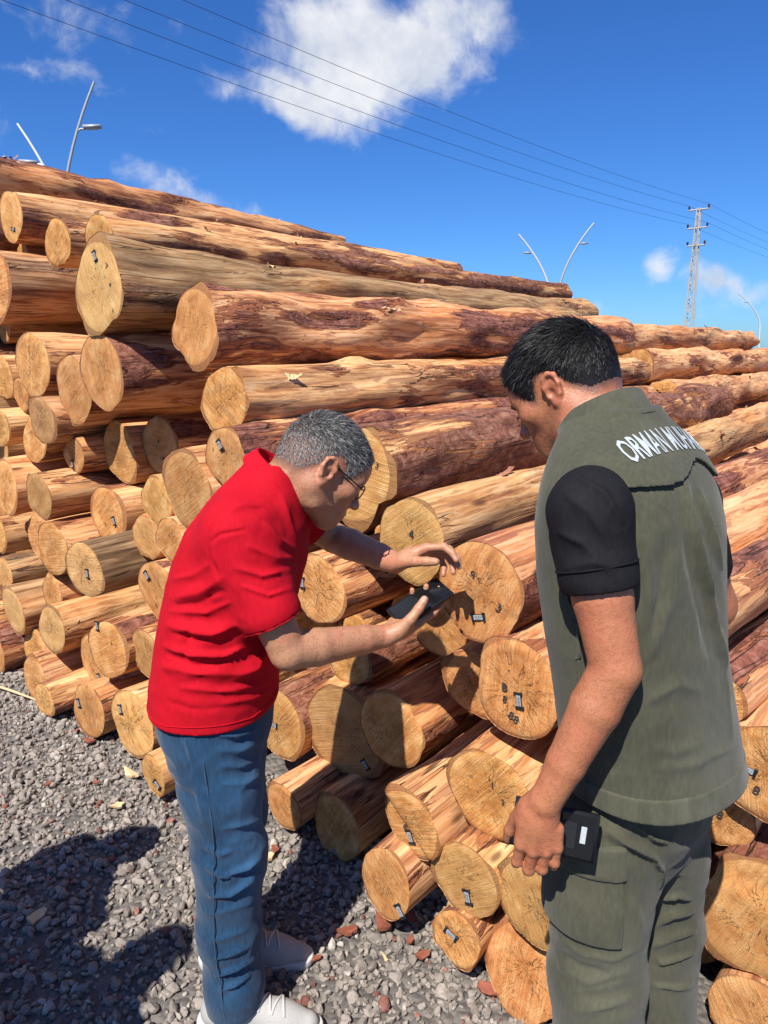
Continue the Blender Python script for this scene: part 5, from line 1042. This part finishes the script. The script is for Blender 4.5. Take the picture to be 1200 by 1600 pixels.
# ------------------------------------------------------------------ the man in the olive vest, seen from behind
def build_man_b():
    P = Person((.50, 1.28, 0)); f = unit(V3(-.6, .8, 0)); l = V3(-f[1], f[0], 0); up = V3(0, 0, 1); BR = np.stack([f, l, up])
    yw, pt = math.radians(36), math.radians(34)
    hc = V3(.334, 1.415, 1.605); HR = frame(V3(-math.cos(pt)*math.cos(yw), math.cos(pt)*math.sin(yw), -math.sin(pt)), up); nb = V3(.392, 1.332, 1.525)
    ops = head_ops(hc, HR, 1.0, 1.08, nb, .056, .95)
    o = V3(.440, 1.290, 0)
    ops += [('+', Loft(o, BR, [(.85, -.055, -.032, .075, .11), (1.1, -.032, -.012, .085, .12), (1.3, -.008, .004, .095, .145), (1.45, 0.01, 0, .085, .15), (1.53, .04, 0, .06, .08)], .03))]
    sl, el, wl = V3(.318, 1.142, 1.430), V3(.362, 1.085, 1.190), V3(.263, 1.080, .962)
    sr, er, wr = V3(.570, 1.365, 1.400), V3(.672, 1.455, 1.165), V3(.600, 1.640, 1.020)
    ops += limb([sl, sl*.45+el*.55, el], [.046, .046, .0395], .008)+limb([el, el*.72+wl*.28, el*.3+wl*.7, wl], [.0395, .0400, .0315, .0255], .006)
    ops += limb([sr, er], [.052, .044], .03)+limb([er, er*.6+wr*.4, wr], [.043, .042, .028], .03)
    X1 = unit(V3(-.012, .0, -.10)); Z1 = unit(V3(-.22, -.95, .12))
    o1, tips1, fr1 = hand_ops(wl, X1, Z1, [(.28, .55, .5), (.28, .6, .5), (.26, .6, .5), (.18, .5, .4)], (.38, .28, .5), sgn=-1, spread=.02, fat=.98, sc=.99)
    ops += o1
    o2, _, _ = hand_ops(wr, unit(wr-er), V3(.6, -.3, .6), [(.3, .5, .3)]*4, (.5, .2, .3), sgn=1)
    ops += o2
    hips = [o+l*.085+V3(0, 0, .88), o-l*.085+V3(0, 0, .88)]; hips[0][0] -= .0
    knees = [V3(.405, 1.195, .50), V3(.568, 1.325, .50)]; ank = [V3(.435, 1.175, .10), V3(.585, 1.335, .10)]; toes = [a+f*.17+V3(0, 0, -.055) for a in ank]
    for h_, k_, a_, t_ in zip(hips, knees, ank, toes): ops += limb([h_-f*.03-l*.012, k_, a_], [.055, .05, .036], .03)+limb([a_, a_+V3(0, 0, -.05), t_], [.03, .022, .018], .02)
    V, F = mesh_sdf(ops, .0032, 2)
    V0, F0 = V, F
    tone = head_tone(V, hc, HR, .93, .30); tone = nails(tone, V, [(p, d, fr1[2]) for p, d in tips1[:4]]+[(tips1[4][0], tips1[4][1], -fr1[1])])
    root = P.part('person', V, F, M_SKIN_B, None, {'tone': tone})
    tag(root, 'dark haired man in olive vest seen from behind, looking down at the log ends', 'person')
    hm = np.linalg.norm(V-hc, axis=1) < .2; fm = hm[F].all(1); Vb, Fb = V, F[fm]
    # hair: a cap that swells from the hairline, then strands on it
    N = normals(V, F); L = (V-hc)@HR.T; mg = L[:, 2]-np.interp(L[:, 0], HAIRLINE_X, HAIRLINE_Z)
    th = np.clip(mg/.05, 0, 1)**.8*np.interp(L[:, 2], [-.06, .0, .05, .1], [.001, .003, .007, .010])*(np.abs(L[:, 1]) < .0785)
    Vc = V+N*th[:, None]; ok = (mg > .013) & (np.linalg.norm(L-np.array([-.014, 0, .02]), axis=1) < .13) & ~((np.abs(L[:, 1]) > .0785) & (L[:, 2] < .04))
    fk = F[ok[F].all(1)]; used = np.unique(fk); mp = np.full(len(V), -1); mp[used] = np.arange(len(used))
    hair = P.part('hair', Vc[used], mp[fk], M_HAIR_B)
    def ln(L, m): return np.interp(L[:, 2], [-.06, -.02, .03, .06, .1], [.003, .006, .015, .024, .030])*np.clip(m/.025, .3, 1)
    def dr(L, Nl, m, rg):
        d = np.stack([.55+.9*np.clip(L[:, 2]/.1, 0, 1), .25*L[:, 1]/.07, np.interp(L[:, 2], [.03, .10], [-.85, -.05])], -1); return d+rg.normal(size=(len(m), 3))*.28
    Vs, Fs, _ = hair_strands(Vc, Fb, hc, HR, 20000, ln, dr, .0010, 9, None, lambda L, m: np.clip(.3+m/.025, 0, 1), .22, .35)
    P.part('hair_strands', Vs, Fs, M_HAIR_B, hair)
    # eyebrow on both sides
    T = lambda x, y, z: hc+np.array([x, y, z])@HR
    for s in (-1, 1):
        v, f_ = tube_mesh([T(.094, s*.014, .013), T(.094, s*.026, .018), T(.087, s*.038, .018), T(.075, s*.048, .013)], [.0022, .0034, .003, .0012], 6); P.part('eyebrow', v, f_, M_HAIR_B)
        v, f_ = tube_mesh([T(.0905, s*.022, -.004), T(.0925, s*.031, -.0065), T(.088, s*.042, -.005)], [.0008, .0014, .0010], 5); P.part('eyelashes', v, f_, M_HAIR_B)
    # black T-shirt sleeves
    cu = sl*.60+el*.40; cr = sr*.4+er*.6; so = []
    for s_, e_, c_, sg in ((sl, el, cu, 1), (sr, er, cr, -1)):
        d = unit(e_-s_); so += [('+', Cone(s_-l*sg*.005, c_, .060 if sg > 0 else .055, .0620 if sg > 0 else .055, .02)), ('+', Cone(s_-l*sg*.01, o+l*sg*.10+V3(0, 0, 1.46), .060 if sg > 0 else .05, .05, .03))]
    for c_, d in ((cu, unit(el-sl)), (cr, unit(er-sr))): so += [('-', Cone(c_-d*.05, c_+d*.12, .050, .0540, .004)), ('-', Cone(c_+d*.105, c_+d*.16, .097, .097, .004))]
    V, F = mesh_sdf(so, .003, 5); V = crumple(V, F, .0036, 11, 31); V = folds(V, F, TEE_FOLDS); tee = P.part('t_shirt', V, F, M_TEE)
    ring = []
    x_ = unit(el-sl); y_ = unit(np.cross(x_, up)); z_ = np.cross(x_, y_)
    v, f_ = tube_mesh([cu-x_*.014+(y_*math.cos(a)+z_*math.sin(a))*.0636 for a in np.linspace(0, 2*math.pi, 40, endpoint=False)], .0016, 5, True); P.part('sleeve_seam', v, f_, M_TEE, tee)
    # vest
    VR = [(.905, -.062, -.038, .143, .184), (.95, -.055, -.034, .140, .182), (1.02, -.046, -.026, .137, .180), (1.15, -.026, -.008, .134, .178), (1.28, -.010, .004, .140, .180), (1.38, -.004, .010, .140, .180), (1.45, .004, .012, .126, .170), (1.50, .018, .010, .106, .148), (1.535, .035, .004, .088, .114), (1.56, .052, 0, .074, .088), (1.58, .062, 0, .066, .074)]
    neckcut = [('-', Cone(V3(.396, 1.338, 1.545), V3(.350, 1.395, 1.66), .064, .085, .006))]
    arm = [('-', Cone(sl+l*.02+V3(0, 0, .03), sl+l*.05+V3(.01, 0, -.14), .060, .062, .012)), ('-', Cone(sr-l*.02+V3(0, 0, .03), sr-l*.05+V3(.0, 0, -.14), .060, .062, .012))]
    vo = [('+', Loft(o, BR, VR, .03, 2.25))]+neckcut+arm
    V, F = mesh_sdf(vo, .004, 2); V = crumple(V, F, .0045, 7, 41, (1, 1, .55)); V = folds(V, F, VEST_FOLDS)
    wear = np.clip(vnoise(V*9, 3)*.5+.35*np.exp(-((V[:, 2]-.875)/.02)**2), 0, 1)
    vest = P.part('vest', V, F, M_VEST, None, {'wear': wear}); bvh = BVHTree.FromPolygons([tuple(v) for v in V], [list(q) for q in F])
    def on(p, lift=.001):
        q, n_, _, _ = bvh.find_nearest(Vector(p)); return np.array(q)+np.array(n_)*lift
    def grow(rows, e): return [(a, b, c, d+e, g_+e) for a, b, c, d, g_ in rows]
    # back yoke with a loose scalloped lower edge
    def yoke_cut(Q):
        q = (Q-o.astype(np.float32))@BR.T.astype(np.float32); y = q[:, 1]
        edge = 1.468+.030*np.exp(-((y+.035)/.05)**2)-.012*np.exp(-((y+.105)/.03)**2)+.10*np.clip(y, -.2, 0)**2+.02*np.clip(-y-.05, 0, 1)
        return np.maximum(edge-q[:, 2], q[:, 0]-.02).astype(np.float32)
    yo = [('+', Loft(o, BR, grow(VR, .010), .03, 2.25))]+[('-', Cone(V3(.396, 1.338, 1.545), V3(.350, 1.395, 1.66), .070, .09, .006))]+[('-', Cone(a.a, a.b, a.ra-.004, a.rb-.004, .012)) for _, a in arm]+[('&', yoke_cut)]
    Vy, Fy = mesh_sdf(yo, .0035, 6); Vy = crumple(Vy, Fy, .0016, 10, 45); yoke = P.part('back_yoke', Vy, Fy, M_VEST, vest, {'wear': np.clip(vnoise(Vy*9, 3)*.4, 0, 1)})
    by = BVHTree.FromPolygons([tuple(v) for v in Vy], [list(q) for q in Fy])
    # lettering across the yoke
    tm = text_mesh('ORMAN MUHAFAZA', .070, M_WHITE, 0.0); co = np.array([v.co for v in tm.vertices]); wd = co[:, 0].max()-co[:, 0].min()
    co[:, 0] *= .240/wd; co[:, 1] *= 1.0
    out = []
    cast = unit(f*.62-up*.78); ty = unit(up-cast*np.dot(up, cast)); c0 = o-f*.055+l*.0+V3(0, 0, 1.515)
    for x, y, z in co:
        p0 = c0-l*(x+.005)+ty*y-cast*.3; h_ = by.ray_cast(Vector(p0), Vector(cast)); q = np.array(h_[0]) if h_[0] is not None else p0+cast*.3
        n_ = np.array(h_[1]) if h_[0] is not None else -cast
        if n_@cast > 0: n_ = -n_
        out.append(q+n_*.0022)
    Ft = [list(p.vertices) for p in tm.polygons]; me = mesh_py('lettering', np.array(out)-P.base, Ft, M_WHITE); link('lettering', me, None, yoke)
    # collar
    cv, cf = [], []; nA = 44; cc = V3(.398, 1.338, 1.545); ez = unit(V3(-.33, .40, .86)); ex = unit(f-ez*np.dot(f, ez)); ey = np.cross(ez, ex)
    for a in np.linspace(math.radians(28), math.radians(332), nA):
        dd = ex*math.cos(a)+ey*math.sin(a)
        for r_, h_ in ((.082, -.020), (.074, .006), (.071, .034), (.074, .037), (.079, .034), (.085, -.006), (.092, -.020)):
            cv.append(cc+dd*r_*(1+.10*max(0, math.cos(a)))+ez*(h_-.02*max(0, math.cos(a))))
    for i in range(nA-1):
        for j in range(6): cf.append([i*7+j, (i+1)*7+j, (i+1)*7+j+1, i*7+j+1])
    P.part('collar', np.array(cv), np.array(cf), M_VEST, vest)
    # hem band, side seams, arm hole binding
    ho = [('+', Loft(o, BR, [r for r in grow(VR, .0028) if r[0] < 1.05], .03, 2.25)), ('&', Half(V3(0, 0, .948), up))]
    Vh, Fh = mesh_sdf(ho, .004, 2); Vh = crumple(Vh, Fh, .0030, 7, 41, (1, 1, .55)); P.part('hem_band', Vh, Fh, M_VEST, vest, {'wear': np.clip(.4+.5*vnoise(Vh*np.array([60, 60, 12]), 8), 0, 1)})
    for sg in (1, -1):
        pts = [on(o+l*sg*.26-f*.045+V3(0, 0, z), .0015) for z in np.arange(.91, 1.36, .006)]
        v, f_ = tube_mesh(pts, [.0042 if i % 2 else .0030 for i in range(len(pts))], 6); P.part('side_seam', v, f_, M_VEST, vest)
    # trousers
    po = [('+', Loft(o, BR, [(.72, -.012, -.006, .114, .172), (.80, -.032, -.018, .122, .168), (.90, -.052, -.030, .118, .150), (.99, -.052, -.030, .11, .145)], .04, 2.2))]
    lr = [[.092, .092, .086, .084, .080], [.096, .092, .084, .082, .079]]; LEG = []
    for h_, k_, a_, r_ in zip(hips, knees, ank, lr):
        h_ = h_-f*.03-l*.012; pts = [h_+V3(0, 0, -.06), h_*.5+k_*.5, k_+V3(0, 0, .02), k_*.4+a_*.6, a_+V3(0, 0, -.03)]; LEG.append((pts, r_)); po += limb(pts, r_, .03)
    V, F = mesh_sdf(po, .004, 2); V = crumple(V, F, .0045, 9, 51, (1, 1, 1.4)); V = folds(V, F, PANT_FOLDS)
    pants = P.part('cargo_trousers', V, F, M_PANT, None, {'wear': np.clip(.25+.5*vnoise(V*12, 4), 0, 1)})
    def pocket(e, z0, z1, name, a0, a1):
        q = [('+', Cone(p0, p1, r0+e, r1+e, .03)) for (p0, p1, r0, r1) in zip(LEG[0][0][:-1], LEG[0][0][1:], LEG[0][1][:-1], LEG[0][1][1:])]
        c0 = LEG[0][0][1]
        def box(Q):
            d = Q-c0.astype(np.float32); x = d@l.astype(np.float32)*1.0; y = d@f.astype(np.float32); an = np.arctan2(y, x)
            return np.maximum(np.maximum(z0-Q[:, 2], Q[:, 2]-z1), np.maximum(a0-an, an-a1)*.1).astype(np.float32)
        v, g_ = mesh_sdf(q+[('&', box)], .0035, 2, lo=c0-.25, hi=c0+.25); v = crumple(v, g_, .002, 16, 61); return P.part(name, v, g_, M_PANT, pants, {'wear': np.clip(.3+.5*vnoise(v*14, 4), 0, 1)})
    pocket(.007, .655, .815, 'cargo_pocket', -1.05, .75); pocket(.012, .780, .840, 'pocket_flap', -1.10, .80)
    # shoes
    for a_, t_ in zip(ank, toes):
        d = f; T = lambda x, y, z: V3(a_[0], a_[1], 0)+d*x+l*y+V3(0, 0, z)
        so = [('+', Cone(T(-.048, 0, .05), T(.03, 0, .055), .040, .042, .03)), ('+', Cone(T(0, 0, .052), T(.18, .0, .036), .042, .034, .03)), ('+', Cone(T(-.02, 0, .06), T(-.02, 0, .13), .042, .044, .03)), ('&', Half(T(0, 0, .004), -up))]
        v, g_ = mesh_sdf(so, .005, 2); P.part('boot', v, g_, M_BLACK)
    arm_hair(P, V0, F0, el, wl, 1100, 6, M_BROWN)
    # ring on the third finger
    i = 2; X, Y, Z = fr1; p = wl+.99*(X*.088+Y*-.0145+Z*.001); a = .42; d = X*math.cos(a)-Z*math.sin(a); c_ = p+d*.026; y_ = Y; z_ = np.cross(d, y_)
    v, f_ = tube_mesh([c_+(y_*math.cos(t)+z_*math.sin(t))*.0102 for t in np.linspace(0, 2*math.pi, 24, endpoint=False)], .0017, 6, True); P.part('ring', v, f_, M_SILVER)
    return P, (wl, fr1)

MAN_B, HOLD_B = build_man_b()
# ------------------------------------------------------------------ phones in the hands
def phone(name, c, u, n, size, label, sticker=False):
    n = unit(n); u = unit(u-n*np.dot(u, n)); w = np.cross(n, u); R = np.stack([u, w, n]); L, W, T = size
    V, F = box_mesh((0, 0, 0), np.eye(3), (L, W, T), .0032)
    root = link(name, mesh_py('case', V, F, M_CASE, True)); m = Matrix(R.T.tolist()).to_4x4(); m.translation = Vector(c); root.matrix_world = m
    V, F = box_mesh((0, 0, T/2+.0002), np.eye(3), (L-.010, W-.008, .0012), .0003); link('screen', mesh_py('screen', V, F, M_SCREEN), None, root)
    if sticker:
        V, F = box_mesh((.047, .004, T/2+.0013), np.eye(3), (.009, .028, .0006), .0002); link('white_sticker', mesh_py('white_sticker', V, F, M_WHITE), None, root)
        V, F = box_mesh((.020, 0, T/2+.0014), np.eye(3), (.030, W*.55, .0015), .0004); link('strap_pad', mesh_py('strap_pad', V, F, M_CASE), None, root)
    else:
        V, F = box_mesh((L*.40, 0, T/2+.0010), np.eye(3), (.002, .014, .0004), .0001); link('earpiece', mesh_py('earpiece', V, F, M_BLACK), None, root)
    tag(root, label, 'phone'); return root
wr_, fr_, tp_ = HOLD_A; X_, Y_, Z_ = fr_
phone('mobile_phone', wr_+X_*.118-Z_*.027+Y_*.002, V3(.75, .30, .56), -Z_+V3(-.05, -.25, 0), (.150, .073, .010), 'black phone with dark screen held out in front of the big orange log end')
wb_, fb_ = HOLD_B; X_, Y_, Z_ = fb_
phone('rugged_phone', V3(.287, 1.112, .888), V3(.97, .10, -.17), V3(-.20, -.93, .22), (.140, .079, .013), 'black cased handheld with a white sticker gripped beside the olive trousers', True)

# ------------------------------------------------------------------ two onlookers standing left of the photographer, out of the picture, whose shadows fall on the gravel
def onlooker(base, yaw, shirt, pant, label, arm_out):
    P = Person((base[0], base[1], 0)); b = V3(base[0], base[1], 0); f = V3(math.cos(yaw), math.sin(yaw), 0); l = V3(-f[1], f[0], 0); up = V3(0, 0, 1)
    T = lambda x, y, z: b+f*x+l*y+up*z; BR = np.stack([f, l, up])
    hc = T(.02, 0, 1.60); HR = frame(f*.97-up*.2, up); ops = head_ops(hc, HR, 1, 1, T(-.01, 0, 1.45), .058)
    ops += [('+', Loft(b, BR, [(.85, 0, 0, .10, .14), (1.15, 0, 0, .10, .14), (1.35, 0, 0, .09, .16), (1.44, 0, 0, .06, .08)], .03))]
    for s in (1, -1):
        sh, el, wr = T(0, s*.19, 1.38), T(-.02, s*.25, 1.10), T(.12, s*.20, .92) if not arm_out else T(.20, s*.16, 1.12)
        ops += limb([sh, el, wr], [.045, .04, .027], .015); o_, _, _ = hand_ops(wr, unit(wr-el), l*s, [(.3, .4, .3)]*4, (.5, .2, .3), sgn=s); ops += o_
    for s in (1, -1): ops += limb([T(0, s*.09, .88), T(.01, s*.10, .48), T(0, s*.10, .09), T(.15, s*.11, .04)], [.07, .05, .036, .02], .03)
    V, F = mesh_sdf(ops, .006, 2); root = P.part('person', V, F, M_SKIN_B, None, {'tone': head_tone(V, hc, HR, .9, .1)}); tag(root, label, 'person', 'onlookers beside the photographer')
    hm = np.linalg.norm(V-hc, axis=1) < .2
    Vs, Fs, _ = hair_strands(V, F[hm[F].all(1)], hc, HR, 2500, lambda L, m: .02+0*m, lambda L, N_, m, rg: np.stack([.6+0*m, 0*m, -.4+0*m], -1)+rg.normal(size=(len(m), 3))*.2, .003, 3)
    P.part('hair', Vs, Fs, M_HAIR_B)
    so = [('+', Loft(b, BR, [(.80, 0, 0, .14, .19), (1.1, 0, 0, .135, .18), (1.3, 0, 0, .125, .19), (1.40, 0, 0, .10, .16), (1.46, 0, 0, .07, .08)], .03))]
    for s in (1, -1): so += [('+', Cone(T(0, s*.18, 1.375), T(-.015, s*.235, 1.18), .068, .06, .04))]
    so += [('-', Cone(T(-.01, 0, 1.44), T(0, 0, 1.55), .062, .07, .005))]
    V, F = mesh_sdf(so, .007, 2); V = crumple(V, F, .005, 9, 5); P.part('shirt', V, F, shirt)
    po = [('+', Loft(b, BR, [(.74, 0, 0, .11, .16), (.85, 0, 0, .125, .17), (.93, 0, 0, .12, .165)], .03))]
    for s in (1, -1): po += limb([T(0, s*.09, .82), T(.01, s*.10, .48), T(0, s*.10, .05)], [.09, .08, .07], .03)
    V, F = mesh_sdf(po, .007, 2); V = crumple(V, F, .005, 10, 6); P.part('trousers', V, F, pant)
    for s in (1, -1):
        so = [('+', Cone(T(-.04, s*.10, .045), T(.17, s*.11, .036), .04, .034, .02)), ('&', Half(b+up*.004, -up))]
        V, F = mesh_sdf(so, .006, 1); P.part('shoe', V, F, M_BLACK)
    return root
onlooker((-1.42, 1.10), math.radians(25), M_VEST, M_PANT, 'onlooker in olive shirt farther left of the red shirted man, casting the upper gravel shadow', False)
onlooker((-1.18, .62), math.radians(40), M_TEE, M_DENIM, 'onlooker in black shirt nearer the camera, casting the lower gravel shadow', False)

# ------------------------------------------------------------------ street lamps, pylon and wires
M_POLE = simple('galvanised_steel', (.62, .63, .64), .45, .3, .1, 30); M_POLE_D = simple('grey_painted_steel', (.33, .35, .37), .5, .2, .15, 30); M_CONC = simple('concrete_pole', (.36, .355, .34), .85, 0, .15, 8)
M_WIRE = simple('power_cable', (.03, .03, .035), .5); M_INS = simple('brown_insulator', (.07, .035, .03), .25)
def lamp(x, y, lean, h, mat, label):
    """curved pole leaning along (cos, sin) of lean"""
    root = empty('street_lamp', (x, y, 0)); d = V3(math.cos(lean[0]), math.sin(lean[0]), 0); pts = []
    for t in np.linspace(0, 1, 22): pts.append(d*lean[1]*(.12*t+.88*max(0, (t-.5)/.5)**1.9)+V3(0, 0, h*t))
    v, f = tube_mesh(pts, np.linspace(.07, .034, 22)*(1 if y < 40 else 1.5 if y < 80 else 2.2), 10); link('pole', mesh_np('pole', v, f), mat, root)
    p = pts[18]; a = p+d*(.22 if lean[2] else -.32)+V3(0, 0, .06)
    v, f = tube_mesh([p, (p+a)/2+V3(0, 0, .03), a], .03, 8); link('bracket', mesh_np('bracket', v, f), mat, root)
    dd = unit(a-p); V, F = box_mesh(a+dd*.22, np.stack([unit(V3(dd[0], dd[1], .05)), np.cross(V3(0, 0, 1), unit(V3(dd[0], dd[1], 0))), V3(0, 0, 1)]), (.48, .2, .08), .025); hd = link('lamp_head', mesh_py('lamp_head', V, F, M_POLE_D, True), None, root)
    V, F = box_mesh(a+dd*.22-V3(0, 0, .05), np.stack([unit(V3(dd[0], dd[1], .05)), np.cross(V3(0, 0, 1), unit(V3(dd[0], dd[1], 0))), V3(0, 0, 1)]), (.3, .15, .03), .008); link('lens', mesh_py('lens', V, F, M_LABEL, True), None, hd)
    tag(root, label, 'street lamp', 'curved street lamps along the road'); return root
lamp(-8.9, 23.0, (math.pi, 1.5, 1), 7.9, M_POLE, 'white curved street lamp leaning left above the upper left logs')
lamp(-9.5, 23.0, (0.05, 1.35, 1), 9.0, M_POLE_D, 'taller grey street lamp leaning right above the upper left logs')
lamp(11.2, 51.0, (math.pi, 2.5, 1), 8.9, M_POLE, 'white curved street lamp leaning left behind the far end of the pile')
lamp(11.3, 51.0, (0.05, 2.3, 1), 9.6, M_POLE_D, 'street lamp leaning right behind the far end of the pile, beside a white one')
lamp(55.6, 113.0, (math.pi, 3.9, 1), 9.5, M_POLE, 'lone curved street lamp at the right edge of the sky')
pr = empty('power_pylon', (29.0, 73.0, 0)); H = 14.3; px_ = unit(V3(1, .0, 0)); al = unit(V3(.68, .73, 0)); ac = unit(V3(.73, -.68, 0))
for sx in (-1, 1):
    for sy in (-1, 1):
        v, f = tube_mesh([ac*sx*.42+al*sy*.34, ac*sx*.13+al*sy*.11+V3(0, 0, H)], .065, 6); link('leg', mesh_np('leg', v, f), M_CONC, pr)
for k in range(22):
    z0 = .4+k*.62; w0 = .42-.29*z0/H; w1 = .42-.29*(z0+.55)/H; g0 = .34-.23*z0/H; s = 1 if k % 2 else -1
    for sy in (-1, 1):
        v, f = tube_mesh([ac*s*w0+al*sy*g0+V3(0, 0, z0), -ac*s*w1+al*sy*g0*.97+V3(0, 0, z0+.55)], .03, 5); link('brace', mesh_np('brace', v, f), M_CONC, pr)
attach = []
for z, hw in ((H-.15, .95), (H-1.75, .95), (H-3.3, .85)):
    v, f = tube_mesh([-ac*hw+V3(0, 0, z), ac*hw+V3(0, 0, z)], .075, 6); arm = link('cross_arm', mesh_np('cross_arm', v, f), M_CONC, pr)
    for s in (-1, 1):
        p = ac*s*(hw-.06)+V3(0, 0, z); v, f = tube_mesh([p, p+V3(0, 0, .12), p+V3(0, 0, .16), p+V3(0, 0, .28), p+V3(0, 0, .32), p+V3(0, 0, .42)], [.05, .05, .12, .06, .12, .05], 8); link('insulator', mesh_np('insulator', v, f), M_INS, arm)
        attach.append(p+V3(29.0, 73.0, .40))
tag(pr, 'tall lattice power pylon with three cross arms above the farther pile', 'pylon')
names_ = ['upper left', 'upper right', 'middle left', 'middle right', 'lower left', 'lower right']
for i, p in enumerate(attach):
    if i > 3: continue
    root = None; pts = []
    for a, b in ((p-al*82+V3(0, 0, 1.8), p), (p, p+al*80)):
        for t in np.linspace(0, 1, 30)[(0 if a is not p else 1):]: pts.append(a+(b-a)*t-V3(0, 0, 1.1*4*t*(1-t)))
    v, f = tube_mesh(pts, .011, 5); w = link('power_line', mesh_np('power_line', v, f), M_WIRE)
    tag(w, f'thin dark power line crossing the sky from the {names_[i]} insulator of the pylon', 'power line', 'power lines on the pylon')

# ------------------------------------------------------------------ bark chips, sticks and slivers lying about
M_CHIP = simple('red_bark_chip', (.23, .075, .045), .85, 0, .5, 45, .004); M_SLIVER = simple('pale_wood_sliver', (.60, .42, .24), .8, 0, .3, 70, .001)
def chip(x, y, size, rot, label, mat, seed, z=.022, thin=.25, group='bark chips on the gravel', name='bark_chip', cat='bark'):
    rg = np.random.default_rng(seed); n = 9; an = np.sort(rg.uniform(0, 6.28, n)); r = rg.uniform(.65, 1.1, n); top = []; V = []
    for zz, sc in ((-.5, .9), (.5, 1.0)):
        for a, q in zip(an, r): V.append([math.cos(a)*q*sc, math.sin(a)*q*.55*sc, zz*thin+.22*(math.cos(a)*q)**2-.1+rg.uniform(-.05, .05)])
    F = [list(range(n))[::-1], list(range(n, 2*n))]+[[i, (i+1) % n, n+(i+1) % n, n+i] for i in range(n)]
    o = link(name, mesh_py(name, np.array(V)*size, F, mat)); o.location = (x, y, z+size*.12); o.rotation_euler = (rg.uniform(-.25, .25), rg.uniform(-.25, .25), rot); tag(o, label, cat, group); return o
for (x, y, sz, rt, m, lb, sd) in [
    (-0.196, 1.757, 0.024, 0.00, M_CHIP, 'upright red bark chip right of the dark shoe', 40),
    (0.000, 1.889, 0.054, 1.70, M_CHIP, 'long red bark strip on gravel below the round fallen looking log end', 41),
    (-0.103, 1.857, 0.039, 0.40, M_CHIP, 'flat red bark flake left of the long bark strip', 42),
    (0.086, 1.904, 0.029, 2.10, M_CHIP, 'red bark flake against the lowest centre log end', 43),
    (0.107, 1.764, 0.027, 0.80, M_CHIP, 'red bark chip on gravel under the low tagged log end', 44),
    (-0.005, 1.760, 0.019, 2.50, M_SLIVER, 'pale orange wood chip standing in the gravel', 45),
    (0.074, 1.821, 0.021, 1.20, M_CHIP, 'small red chip between bark strip and low log', 46),
    (-1.274, 2.932, 0.032, 2.90, M_CHIP, 'red bark bit on sunlit gravel before the bottom row of logs', 47),
    (-1.313, 2.611, 0.029, 1.60, M_CHIP, 'red chip on sunlit gravel at the left, above the shadow', 48),
    (-1.123, 2.619, 0.019, 0.30, M_CHIP, 'small red chip right of the one at the left', 49),
    (-0.907, 2.174, 0.018, 2.00, M_CHIP, 'red chip between the two gravel shadows', 50),
    (-0.987, 2.466, 0.032, 0.70, M_SLIVER, 'white wood sliver at the tip of the upper shadow', 51),
    (-1.008, 2.673, 0.048, 2.40, M_SLIVER, 'brown wood flake by the low log touching the jeans', 52),
    (-1.041, 1.906, 0.040, 1.10, M_SLIVER, 'brown stick lying at the edge of the upper shadow', 53),
    (0.288, 1.649, 0.042, 2.80, M_CHIP, 'long bark strip leaning at the lowest red brown log end', 54),
    (-0.384, 2.174, 0.032, 1.50, M_SLIVER, "brown wood flake right of the jeans' knee on gravel", 55),
    (-1.537, 3.221, 0.026, 0.20, M_CHIP, 'red bark bit by the lowest logs at the far left', 56),
    (-0.370, 2.223, 0.029, 1.90, M_CHIP, 'dark bark flake behind the near leg', 57),
    ]: chip(x, y, sz, rt, lb, m, sd)
v, f = tube_mesh(np.array([[-2.027, 3.502, 0.03], [-1.828, 3.394, 0.03], [-1.656, 3.292, 0.03]]), [.006, .007, .004], 7); st = link('twig', mesh_np('twig', v, f), M_SLIVER); tag(st, 'thin pale stick on gravel at the left edge by the bottom logs', 'stick')
